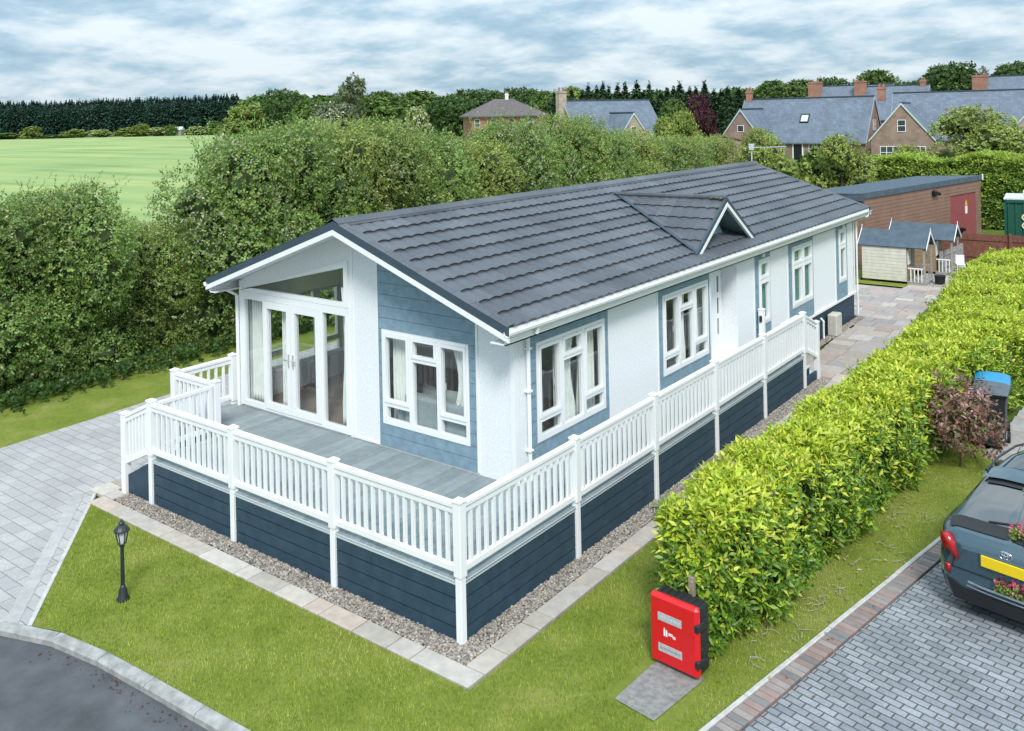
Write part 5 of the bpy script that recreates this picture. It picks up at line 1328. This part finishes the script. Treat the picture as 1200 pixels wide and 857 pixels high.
def gable_block(root, cx, cy, L, W, He, Hr, ax, wm, rm, over=.35):
    """block with its ridge along local axis ax ('x' or 'y'), centred at cx, cy"""
    tr = (lambda a, d, z: (cx + d, cy + a, z)) if ax == 'x' else (lambda a, d, z: (cx + a, cy + d, z))
    b = MB(); b.prism([(-W/2, 0), (W/2, 0), (W/2, He), (0, Hr - .1), (-W/2, He)], -L/2, L/2, tr); lb(b, 'wall', wm, root)
    b = MB(); s_ = (Hr - He) / (W/2); e_ = over
    for sg in (-1, 1): b.prism([(0, Hr), (sg * (W/2 + e_), He - s_ * e_), (sg * (W/2 + e_), He - s_ * e_ - .16), (0, Hr - .2)], -L/2 - .12, L/2 + .12, tr)
    r_ = lb(b, 'roof', rm, root)
    b = MB(); b.box(-.14, .14, -L/2 - .13, L/2 + .13, Hr - .06, Hr + .07, lambda a, d, z: tr(a, d, z)); lb(b, 'ridge', TRIMD, r_)
    for yy in (-L/2 - .14, L/2 + .10):
        b = MB()
        for sg in (-1, 1): b.prism([(0, Hr - .0), (sg * (W/2 + e_), He - s_ * e_), (sg * (W/2 + e_), He - s_ * e_ - .2), (0, Hr - .26)], yy, yy + .04, tr)
        lb(b, 'verge', GREYT, r_)
    return r_
def chimney(root, x, y, z0, z1, w_, m):
    b = MB(); b.box(x - w_/2, x + w_/2, y - w_*.4, y + w_*.4, z0, z1); b.box(x - w_/2 - .06, x + w_/2 + .06, y - w_*.4 - .06, y + w_*.4 + .06, z1 - .3, z1 - .12); c = lb(b, 'chimney', m, root)
    b = MB()
    for dx in (-.25, .25): b.lathe([(.13, 0), (.11, .35), (.13, .38)], (x + dx * w_, y, z1), 8)
    lb(b, 'chimney_pot', REDB, c)
def hwin(root, tr, u, z, w_, h_, nx=2, ny=2, door=False):
    b = MB(); iw = (w_ - .06 * (nx + 1)) / nx; ih = (h_ - .06 * (ny + 1)) / ny
    holes = [(u - w_/2 + .06 + i * (iw + .06), u - w_/2 + .06 + i * (iw + .06) + iw, z + .06 + j * (ih + .06), z + .06 + j * (ih + .06) + ih) for i in range(nx) for j in range(ny)]
    b.plate(u - w_/2, u + w_/2, z, z + h_, -.02, .06, tr, holes); f = lb(b, 'window', WHITE, root)
    b = MB(); b.plate(u - w_/2 + .03, u + w_/2 - .03, z + .03, z + h_ - .03, .01, .025, tr); lb(b, 'pane', WING, f)
# slate roofed house with a stone gable, middle distance
h = house_root('stone_house', 'stone gabled house with a plain slate roof and one small gable window', 711, 107, R(27))
gable_block(h, 0, 0, 12.0, 7.4, 3.2, 7.85, 'x', STONEW, SLATE); gable_block(h, -.3, -3.4, 5.2, 4.6, 3.2, 6.3, 'y', STONEW, SLATE, .2)
chimney(h, -6.3, 0, 0, 9.0, 1.0, STONEW); hwin(h, wallframe((-.3, -6.0, 0), (1, 0, 0), (0, -1, 0)), 0, 3.6, .75, 1.1, 1, 2)
# brown brick house
h = house_root('brick_house', 'brown brick house with a skylight in its slate roof and a black front door', 946, 109, R(-36))
gable_block(h, 0, 0, 15.6, 7.6, 2.75, 7.65, 'x', BRICK, SLATE); gable_block(h, -5.3, -4.2, 8.0, 5.4, 2.75, 6.45, 'y', BRICK, SLATE, .25)
chimney(h, -7.3, 0, 6.6, 8.7, .7, REDB); tf = wallframe((0, -3.8, 0), (1, 0, 0), (0, -1, 0))
b = MB(); b.plate(-.65, .65, 0, 2.2, 0, .05, tf, [(-.5, .5, 0, 2.1)]); dr = lb(b, 'door_frame', WHITE, h); b = MB(); b.plate(-.5, .5, 0, 2.1, .0, .03, tf); lb(b, 'door', DARKG, h)
hwin(h, tf, -2.0, .9, .8, 1.25, 1, 2); hwin(h, tf, 1.8, .9, 1.0, 1.25, 2, 2)
hwin(h, wallframe((7.8, 0, 0), (0, 1, 0), (1, 0, 0)), 0, 3.6, 1.15, 1.25); hwin(h, wallframe((-5.3, -8.2, 0), (1, 0, 0), (0, -1, 0)), 0, 3.7, .8, .8, 1, 1)
s_ = (7.65 - 2.75) / 3.8; tk = lambda a, d, z: (a, -3.8 + (z - 2.75) / s_ - d * .7 , z + d * .6)
b = MB(); b.plate(-.2, .85, 4.6, 5.6, .03, .16, tk, [(-.1, .75, 4.7, 5.5)]); f = lb(b, 'skylight', DARKG, h); b = MB(); b.plate(-.1, .75, 4.7, 5.5, .08, .1, tk); lb(b, 'pane', mat('bright_glass', (.55, .6, .62), .05, .6), f)
# brick house on the right
h = house_root('brick_house', 'brown brick house with a long slate roof and white windows in its big gable', 1142, 100, R(-30))
gable_block(h, 1.2, 0, 19, 8.0, 3.0, 7.95, 'x', BRICK, SLATE); gable_block(h, -6.6, -4.6, 8.6, 6.2, 3.0, 6.75, 'y', BRICK, SLATE, .25); gable_block(h, 6.2, -5.0, 8.6, 6.2, 3.0, 6.9, 'y', STONEW, SLATE, .25)
tf = wallframe((-6.6, -8.9, 0), (1, 0, 0), (0, -1, 0)); hwin(h, tf, 0, 3.6, .85, 1.3, 1, 2); hwin(h, tf, -.9, .7, 2.6, 1.35, 4, 2); hwin(h, tf, 1.8, .7, 1.1, 1.35, 2, 2)
hwin(h, wallframe((6.2, -9.3, 0), (1, 0, 0), (0, -1, 0)), 0, .6, 2.4, 1.5, 4, 2); chimney(h, -9.7, 0, 7, 8.7, .9, REDB)
h = house_root('red_house', 'red brick house with a broad chimney behind the skylight roof', 1000, 142, R(-34)); gable_block(h, 0, 0, 12, 9, 5.0, 9.9, 'x', REDB, SLATE); chimney(h, -5.6, -1.0, 5, 10.6, 1.9, REDB)
h = house_root('red_house', 'red brick house with a tall chimney between the two brown brick houses', 1048, 138, R(-34)); gable_block(h, 0, 0, 10, 9, 4.8, 9.6, 'x', REDB, SLATE); chimney(h, -4.7, -1.0, 5, 10.5, 1.6, REDB); chimney(h, 4.2, 0, 8, 10.3, .8, REDB)
h = house_root('red_house', 'red brick house with a wide chimney at the far right edge', 1200, 132, R(-34)); gable_block(h, 0, 0, 12, 9, 5.6, 10.6, 'x', REDB, SLATE); chimney(h, -5.6, -1, 5, 10.8, 2.0, REDB)
h = house_root('hipped_house', 'brick house with a brown grey hipped roof far behind the hedgerow', 590, 150, R(12))
b = MB(); b.box(-6.2, 6.2, -4.5, 4.5, 0, 6.2); lb(b, 'wall', REDB, h)
b = MB(); e = 6.8; f_ = 5.1; b.add([(-e, -f_, 6.2), (e, -f_, 6.2), (e, f_, 6.2), (-e, f_, 6.2), (-1.6, 0, 9.0), (1.6, 0, 9.0), (-e, -f_, 6.0), (e, -f_, 6.0), (e, f_, 6.0), (-e, f_, 6.0)], [(0, 1, 5, 4), (1, 2, 5), (2, 3, 4, 5), (3, 0, 4), (0, 6, 7, 1), (1, 7, 8, 2), (2, 8, 9, 3), (3, 9, 6, 0), (6, 9, 8, 7)]); lb(b, 'roof', TILEB, h)
tf = wallframe((0, -4.5, 0), (1, 0, 0), (0, -1, 0))
for u in (-5.3, -2.6, .4, 3.6): hwin(h, tf, u, 4.4, .9, 1.3, 1, 2)
chimney(h, .6, 0, 8, 9.9, .5, WHITE)
b = MB(); b.prism([(-4, 0), (4, 0), (4, 2.4), (0, 3.3), (-4, 2.4)], -2, 2, ident); h = house_root('low_garage', 'low roofed outbuilding between the grey roofed house and the brick house', 842, 104, 0); lb(b, 'wall', BRICK, h)
b = MB(); b.grid([[(x, y, z) for y in (-2.2, 2.2)] for x, z in ((-4.3, 2.45), (0, 3.45), (4.3, 2.45))]); o = lb(b, 'roof', TILEB, h); md = o.modifiers.new('thick', 'SOLIDIFY'); md.thickness = .12

# ------------------------------------------------------------------ trees: prototypes ten metres tall
FLEAF = leafmat('far_leaf', .55, .15, .25)
def dec(seed, pal, rx=3.6, n=3000, shape='oval', L=(.28, .48), light=None, flowers=0, sparse=False, inner=.55, zs=.85, z0=2.0):
    r = np.random.RandomState(seed); Lm = lumps(30, rx * .78, rx * .78, z0, 8.9, r, 1.0, 1.9, shape)
    if sparse: Lm = lumps(26, rx * .9, rx * .9, 3.5, 9.2, r, .4, .9, shape)
    d = crown(Lm, n, L, .36, pal, r, .3, 5, .4, zs, light=light, flowers=flowers, inner=inner)
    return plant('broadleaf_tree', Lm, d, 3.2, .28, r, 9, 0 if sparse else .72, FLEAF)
DK = [(.055, .11, .025), (.075, .14, .033), (.045, .09, .025), (.095, .16, .04)]
MD = [(.10, .18, .04), (.135, .22, .05), (.08, .15, .035), (.17, .245, .06)]
LG = [(.21, .29, .06), (.27, .33, .075), (.17, .25, .05), (.31, .35, .10)]
GR = [(.12, .16, .07), (.16, .20, .10), (.09, .13, .05), (.20, .23, .13)]
T = dict(dark=dec(61, DK), mid=dec(62, MD), light=dec(63, LG), grey=dec(64, GR, flowers=.25), cream=dec(65, LG, flowers=.5, rx=4.4), sparse=dec(66, GR, sparse=True, n=650, rx=2.4, shape='column'),
         olive=dec(67, OLIV, rx=4.6, z0=.9, n=6500, L=(.16, .30), light=(.4, [(.27, .28, .08), (.22, .25, .06)])), purple=dec(68, [(.07, .02, .03), (.10, .03, .045), (.05, .018, .025)], rx=3), bare=dec(69, [(.12, .11, .08), (.16, .15, .10)], sparse=True, n=420, rx=4.2, L=(.2, .35)))
def conif(seed, pal, rx=2.0, n=900, droop=-.35):
    r = np.random.RandomState(seed); t_ = r.rand(n) ** .8; z = .5 + 9.3 * t_; a = r.uniform(0, 6.28, n); q = rx * (1 - t_) ** .8 * r.uniform(.45, 1.08, n) * (1 + .18 * np.sin(z * 5 + a)) + .04
    P = np.c_[q * np.cos(a), q * np.sin(a), z]; D = unit(np.c_[np.cos(a), np.sin(a), np.full(n, droop) + .9 * (t_ > .9)] + r.normal(size=(n, 3)) * .3)
    L = r.uniform(.5, .95, n) * (1.15 - .6 * t_); V = leaves(P - D * (L * .4)[:, None], D, np.tile([0, 0, 1.0], (n, 1)) + r.normal(size=(n, 3)) * .3, L, L * .28, palette(pal, n, r, .3), .2, .15)
    top = r.rand(30); P2 = np.c_[r.normal(size=30) * .06, r.normal(size=30) * .06, 9.2 + top * 1.1]; V2 = leaves(P2, unit(np.c_[r.normal(size=30) * .5, r.normal(size=30) * .5, np.ones(30)]), r.normal(size=(30, 3)), np.full(30, .4), np.full(30, .07), palette(pal, 30, r))
    return joinvf([V, V2])
CPAL = [(.032, .075, .035), (.045, .095, .042), (.028, .06, .03), (.06, .115, .045)]
def conproto(seed):
    t = empty('conifer_tree'); V, F, C = conif(seed, CPAL); npmesh('crown', V, F, FLEAF, t, C)
    b = MB(); b.tube([(0, 0, 0), (0, 0, 5), (0, 0, 9.6)], [.22, .15, .02], 7); b.build('trunk', BARK, t)
    b = MB(); b.lathe([(.3, .4), (1.25, .8), (.9, 4), (.35, 7.5), (.03, 9.3)], (0, 0, 0), 8); b.build('shade_core', SHADECORE, t); return t  # dark cone filler painted as the shade inside the crown
def bushp(seed, pal, fl=0):
    r = np.random.RandomState(seed); Lm = lumps(16, 2.9, 2.9, .8, 8.6, r, 1.5, 2.3); Lm[:, 3] = np.minimum(Lm[:, 3], Lm[:, 2] * .9 + .6)
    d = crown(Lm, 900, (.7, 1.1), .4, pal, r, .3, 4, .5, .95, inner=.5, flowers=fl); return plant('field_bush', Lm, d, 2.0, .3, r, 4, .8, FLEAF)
T['blight'] = bushp(91, LG); T['bcream'] = bushp(92, LG, .4); T['bmid'] = bushp(93, MD)
T['con1'] = conproto(71); T['con2'] = conproto(72)
usedp = set(); rt = random.Random(12)
def tree(kind, px, top, wpx, d, label, group=None, cat='tree', name=None):
    x, y = at(px, d); H = max(1.5, hgt(px, top, d)); p = T[kind]; sz = H / 10.3
    base = {'olive': 9.0, 'cream': 8.6, 'purple': 6, 'sparse': 4.6, 'bare': 8, 'con1': 4, 'con2': 4, 'blight': 9, 'bcream': 9, 'bmid': 9}.get(kind, 7.2)
    sx = wpx * d / FOC / base; a = rt.uniform(0, 6.28)
    if kind in usedp: o = dup(p, (x, y, 0), a, (sx, sx, sz))
    else: o = p; usedp.add(kind); o.location = (x, y, 0); o.rotation_euler = (0, 0, a); o.scale = (sx, sx, sz)
    for k in ('group',):
        if k in o: del o[k]
    tag(o, label, cat, group); return o
tree('light', 292, 124, 62, 190, 'rounded light green tree at the right end of the dark conifer wood')
tree('dark', 331, 104, 50, 150, 'tall dark green tree just right of the open field')
tree('mid', 362, 118, 46, 140, 'mid green tree between the tall dark one and the grey green one')
tree('grey', 392, 112, 62, 125, 'grey green tree flecked with white beneath the wispy tall one')
tree('sparse', 412, 86, 34, 135, 'tall wispy thin leaved tree standing above its neighbours')
tree('mid', 446, 109, 62, 150, 'broad mid green tree right of the wispy tall one')
tree('cream', 491, 124, 46, 92, 'low cream blossomed tree left of the hipped brick house')
tree('mid', 492, 108, 66, 190, 'mid green tree behind the cream blossomed one')
tree('dark', 527, 112, 56, 180, 'dark tree left of the hipped brick house, lower than the one behind the roof')
tree('dark', 560, 104, 66, 195, 'dark tree rising behind the left half of the hipped roof')
tree('dark', 609, 102, 52, 190, 'round dark tree rising right of the hipped roof peak')
tree('mid', 640, 108, 44, 180, 'mid green tree behind the stone chimney')
tree('light', 668, 104, 34, 185, 'light green tree just right of the stone chimney')
tree('light', 802, 132, 34, 75, 'bright yellow green tree in front of the low outbuilding')
tree('light', 776, 140, 34, 72, 'yellow green shrubby tree right of the stone house gable')
tree('mid', 790, 118, 40, 100, 'drooping mid green tree left of the purple one')
tree('purple', 820, 113, 32, 98, 'dark purple leaved tree')
tree('olive', 1136, 122, 132, 56, 'large rounded olive tree in front of the right hand brick house')
tree('olive', 985, 155, 86, 45, 'rounded olive tree in front of the brick gable and above the laurel')
tree('olive', 886, 148, 72, 52, 'yellowish olive tree behind the aerial at the end of the roof')
tree('blight', 926, 190, 66, 46, 'light low bush below the black front door', cat='bush', name='bush'); tree('bmid', 958, 178, 60, 48, 'rounded dark bush between the black front door and the olive tree', cat='bush'); tree('olive', 1062, 168, 60, 54, 'small olive tree hiding the ground floor windows of the big brick gable', cat='tree')
tree('light', 1068, 178, 120, 52, 'light leafy bush on top of the tall laurel') if False else None
for (px, top, wp, k, lb_) in ((868, 103, 44, 'dark', 'dark tree left of the small chimney of the skylight house'), (905, 96, 56, 'mid', 'mid green tree behind the small chimney of the skylight house'), (940, 95, 58, 'mid', 'mid green tree behind the middle of the skylight roof'), (974, 90, 44, 'dark', 'dark tree above the broad red chimney'), (1024, 84, 62, 'mid', 'tall mid green tree between the two red chimneys'), (1062, 95, 50, 'dark', 'dark tree right of the taller red chimney'), (1085, 92, 44, 'dark', 'dark tree left of the biggest tree on the skyline'),
                              (1118, 73, 66, 'dark', 'biggest dark tree on the skyline at the right'), (1150, 71, 50, 'bare', 'thin pale almost bare tree on the skyline beside the biggest tree'), (1192, 72, 52, 'dark', 'dark tree behind the chimney at the right edge')):
    tree(k, px, top, wp, 185, lb_)
for i in range(24):
    px = 652 + i * 9.2 + rt.uniform(-3, 3); tree(('con1', 'con2')[i % 2], px, 103 + rt.uniform(-9, 6) + (3 if px < 690 else 0) - (px - 650) * .015, rt.uniform(30, 44), 172 + rt.uniform(-6, 6), 'dark spiky conifer in the evergreen belt behind the houses', 'conifers in the belt behind the houses')
# far conifer wood beyond the field: reads as one mass
r = np.random.RandomState(5); L_ = []; base = [conif(80 + k, [(.03, .075, .05), (.04, .09, .06), (.024, .06, .042)], 2.6, 520, -.2) for k in range(4)]
for row in range(3):
    for i in range(100):
        px = -60 + i * 3.42 + r.uniform(-2, 2); d = 425 + row * 9 + r.uniform(-3, 3); x, y = at(px, d); top = 120 - 8 * max(0, (px - 60) / 215) + r.uniform(-2, 3.0); H = hgt(px, top, d) / 10.2
        V, F, C = base[r.randint(4)]; a = r.uniform(0, 6.28); c, s_ = math.cos(a), math.sin(a); W_ = H * r.uniform(.95, 1.3)
        L_.append((np.c_[(V[:, 0] * c - V[:, 1] * s_) * W_ + x, (V[:, 0] * s_ + V[:, 1] * c) * W_ + y, V[:, 2] * H], F, C * r.uniform(.8, 1.2)))
for i in range(90):                                   # dark interior of the wood
    px = -62 + i * 3.8; x, y = at(px, 440); pass
V, F, C = joinvf(L_); tag(npmesh('conifer_wood', V, F, FLEAF, None, C), kind='stuff')
# far woodland closing the horizon
L_ = []; r = np.random.RandomState(6)
wb = []
for k in range(3):
    Lm = lumps(14, 2.6, 2.6, 1.2, 8.6, r, 1.3, 2.1); wb.append(crown(Lm, 260, (.9, 1.5), .4, DK + MD[:2], r, .3, 4, .5, .85, inner=.5))
for row in range(2):
    for i in range(105):
        px = 296 + i * 9.4 + r.uniform(-4, 4); d = 270 + row * 22 + r.uniform(-6, 6); x, y = at(px, d); top = 113 - .012 * (px - 400) + r.uniform(-3, 3.5); H = hgt(px, top, d) / 10.2
        V, F, C = wb[r.randint(3)]; a = r.uniform(0, 6.28); c, s_ = math.cos(a), math.sin(a)
        L_.append((np.c_[(V[:, 0] * c - V[:, 1] * s_) * H + x, (V[:, 0] * s_ + V[:, 1] * c) * H + y, V[:, 2] * H], F, C * r.uniform(.8, 1.25)))
V, F, C = joinvf(L_); tag(npmesh('woodland', V, F, FLEAF, None, C), kind='stuff')
# shrubs along the far edge of the field
for i, (px, top, wp, k, lb_) in enumerate(((34, 150, 26, 'light', 'round light green bush standing out at the left of the far field edge'), (8, 157, 34, 'mid', 'low dark bush at the left end of the far field edge'), (78, 156, 18, 'light', 'small pale bush near the left of the far field edge'), (92, 153, 22, 'light', 'pale bush left of the pair in the middle of the far field edge'), (116, 153, 26, 'cream', 'cream bush in the middle of the far field edge'), (148, 151, 28, 'light', 'left of the pair of big round bushes on the far field edge'), (163, 147, 26, 'light', 'right and taller of the pair of big round bushes on the far field edge'), (185, 150, 26, 'cream', 'cream bush right of the big round pair on the far field edge'), (200, 148, 18, 'mid', 'small green bush beside the white shed on the far field edge'), (230, 149, 26, 'cream', 'pale bush at the right end of the far field edge'), (252, 144, 26, 'mid', 'green bush below the end of the conifer wood'), (60, 160, 50, 'mid', 'low hedge bush between the round bushes on the far field edge'))):
    tree('b' + k, px, top - 1, wp, 405, lb_, 'bushes along the far field edge', 'bush', 'field_bush')
x, y = at(206, 408); b = MB(); sx = tag(empty('white_shed', (x, y, 0), RA), 'tiny white roofed shed beyond the far field edge', 'shed'); b.box(-3, 3, -2, 2, 0, 2.6); b.build('wall', mat('shed_wall', (.3, .27, .25), .8), sx); b = MB(); b.prism([(-2.3, 2.6), (2.3, 2.6), (0, 4.0)], -3.2, 3.2, lambda a, d, z: (d, a, z)); b.build('roof', WHITE, sx)

# ------------------------------------------------------------------ grass blades, twigs and fallen leaves
def inpoly(P, poly_):
    x, y = P[:, 0], P[:, 1]; c = np.zeros(len(P), bool); n = len(poly_)
    for i in range(n):
        (x1, y1), (x2, y2) = poly_[i], poly_[(i+1) % n]; q = ((y1 > y) != (y2 > y)) & (x < (x2 - x1) * (y - y1) / (y2 - y1 + 1e-12) + x1); c ^= q
    return c
r = np.random.RandomState(77); P = np.c_[r.uniform(-8.2, 4.8, 480000), r.uniform(-2.9, 10.4, 480000)]
P = P[inpoly(P, front_lawn)]; P = P[~((P[:, 0] > 1.9) & (P[:, 0] < 2.7) & (P[:, 1] > .15) & (P[:, 1] < 1.2))]
P = P[~((P[:, 0] > 1.7) & (P[:, 0] < 2.6) & (P[:, 1] > 1.7))]
n = len(P); nz = lambda f, s_: np.sin(P[:, 0] * f + 1.3 * np.sin(P[:, 1] * f * .7 + s_)) * np.sin(P[:, 1] * f * 1.1 + 1.7 * np.sin(P[:, 0] * f * .6 + s_))
tone = .5 + .22 * nz(1.3, 4) + .25 * nz(3.1, 1) + .25 * nz(7.3, 2) + r.normal(size=n) * .22
worn = np.clip((P[:, 0] - 2.1) / 1.0, 0, 1) * (P[:, 1] > 1.2)
a = r.uniform(0, 6.28, n); ln = r.uniform(.018, .044, n) * (1 - .4 * worn); lean = np.c_[np.cos(a), np.sin(a)] * (ln * r.uniform(.2, 1.0, n))[:, None]; wv = np.c_[-np.sin(a), np.cos(a)] * r.uniform(.0025, .005, n)[:, None]
V = np.stack([np.c_[P - wv, np.full(n, -.002)], np.c_[P + wv, np.full(n, -.002)], np.c_[P + lean, ln]], 1).reshape(-1, 3); F = np.arange(3 * n).reshape(-1, 3)
g0, g1, g2 = np.array((.16, .24, .03)), np.array((.33, .40, .05)), np.array((.47, .48, .14)); tt = np.clip(tone + worn * .25, 0, 1)[:, None]
C = np.where(tt < .6, g0 + (g1 - g0) * tt / .6, g1 + (g2 - g1) * (tt - .6) / .4) * r.uniform(.8, 1.2, (n, 1)); tag(npmesh('grass', V, F, GRASSB, None, np.repeat(C, 3, 0)), kind='stuff')
b = MB(); r = np.random.RandomState(3)
for (cx, cy, m_) in ((3.05, 2.35, 8), (3.1, 3.2, 9), (3.25, 3.6, 8), (3.1, 4.6, 6), (3.5, 5.2, 7), (3.4, 6.3, 6), (3.7, 6.6, 4), (2.9, 1.8, 5)):
    for k in range(m_):
        x, y, a, L = cx + r.normal() * .11, cy + r.normal() * .13, r.uniform(0, 6.28), r.uniform(.08, .24); b.tube([(x, y, .03), (x + L * .5 * math.cos(a), y + L * .5 * math.sin(a), .035 + .02 * r.rand()), (x + L * math.cos(a + .4), y + L * math.sin(a + .4), .03)], [.005, .004, .002], 5)
tag(b.build('twigs', mat('dry_twig', (.36, .32, .25), .9, .1)), kind='stuff')
n = 70; P = np.c_[r.uniform(2.7, 3.9, n), r.uniform(1.4, 9, n), np.full(n, .035)]; a = r.uniform(0, 6.28, n)
V, F, C = leaves(P, np.c_[np.cos(a), np.sin(a), r.normal(size=n) * .2], np.tile([0, 0, 1.0], (n, 1)) + r.normal(size=(n, 3)) * .3, r.uniform(.03, .085, n), r.uniform(.01, .022, n), palette([(.42, .31, .17), (.32, .21, .11), (.55, .47, .36), (.36, .22, .16)], n, r)); tag(npmesh('fallen_leaves', V, F, LEAF, None, C), kind='stuff')
b = MB(); r = np.random.RandomState(8); v0, f0 = ico()
for k in range(130):
    s_ = r.rand(); x = np.interp(s_, [0, .3, .6, 1], [-4.2, -3.2, -1.9, -.6]); y = np.interp(s_, [0, .3, .6, 1], [-2.95, -2.76, -2.72, -2.7]) - abs(r.normal()) * .09
    b.add(v0 * (.004 + .013 * r.rand() ** 2) * np.array([1.4, 1, .5]) + np.array([x, y, -.044]), [tuple(q) for q in f0])
tag(b.build('grit', SOIL), kind='stuff')
b = MB(); b.box(.05, .24, 7.9, 8.05, .01, .07, None, .01); tag(b.build('loose_brick', mat('brick_red', (.30, .12, .085), .85, .2, var=.2)), 'loose red brick lying in the gravel below the side balustrade', 'brick')
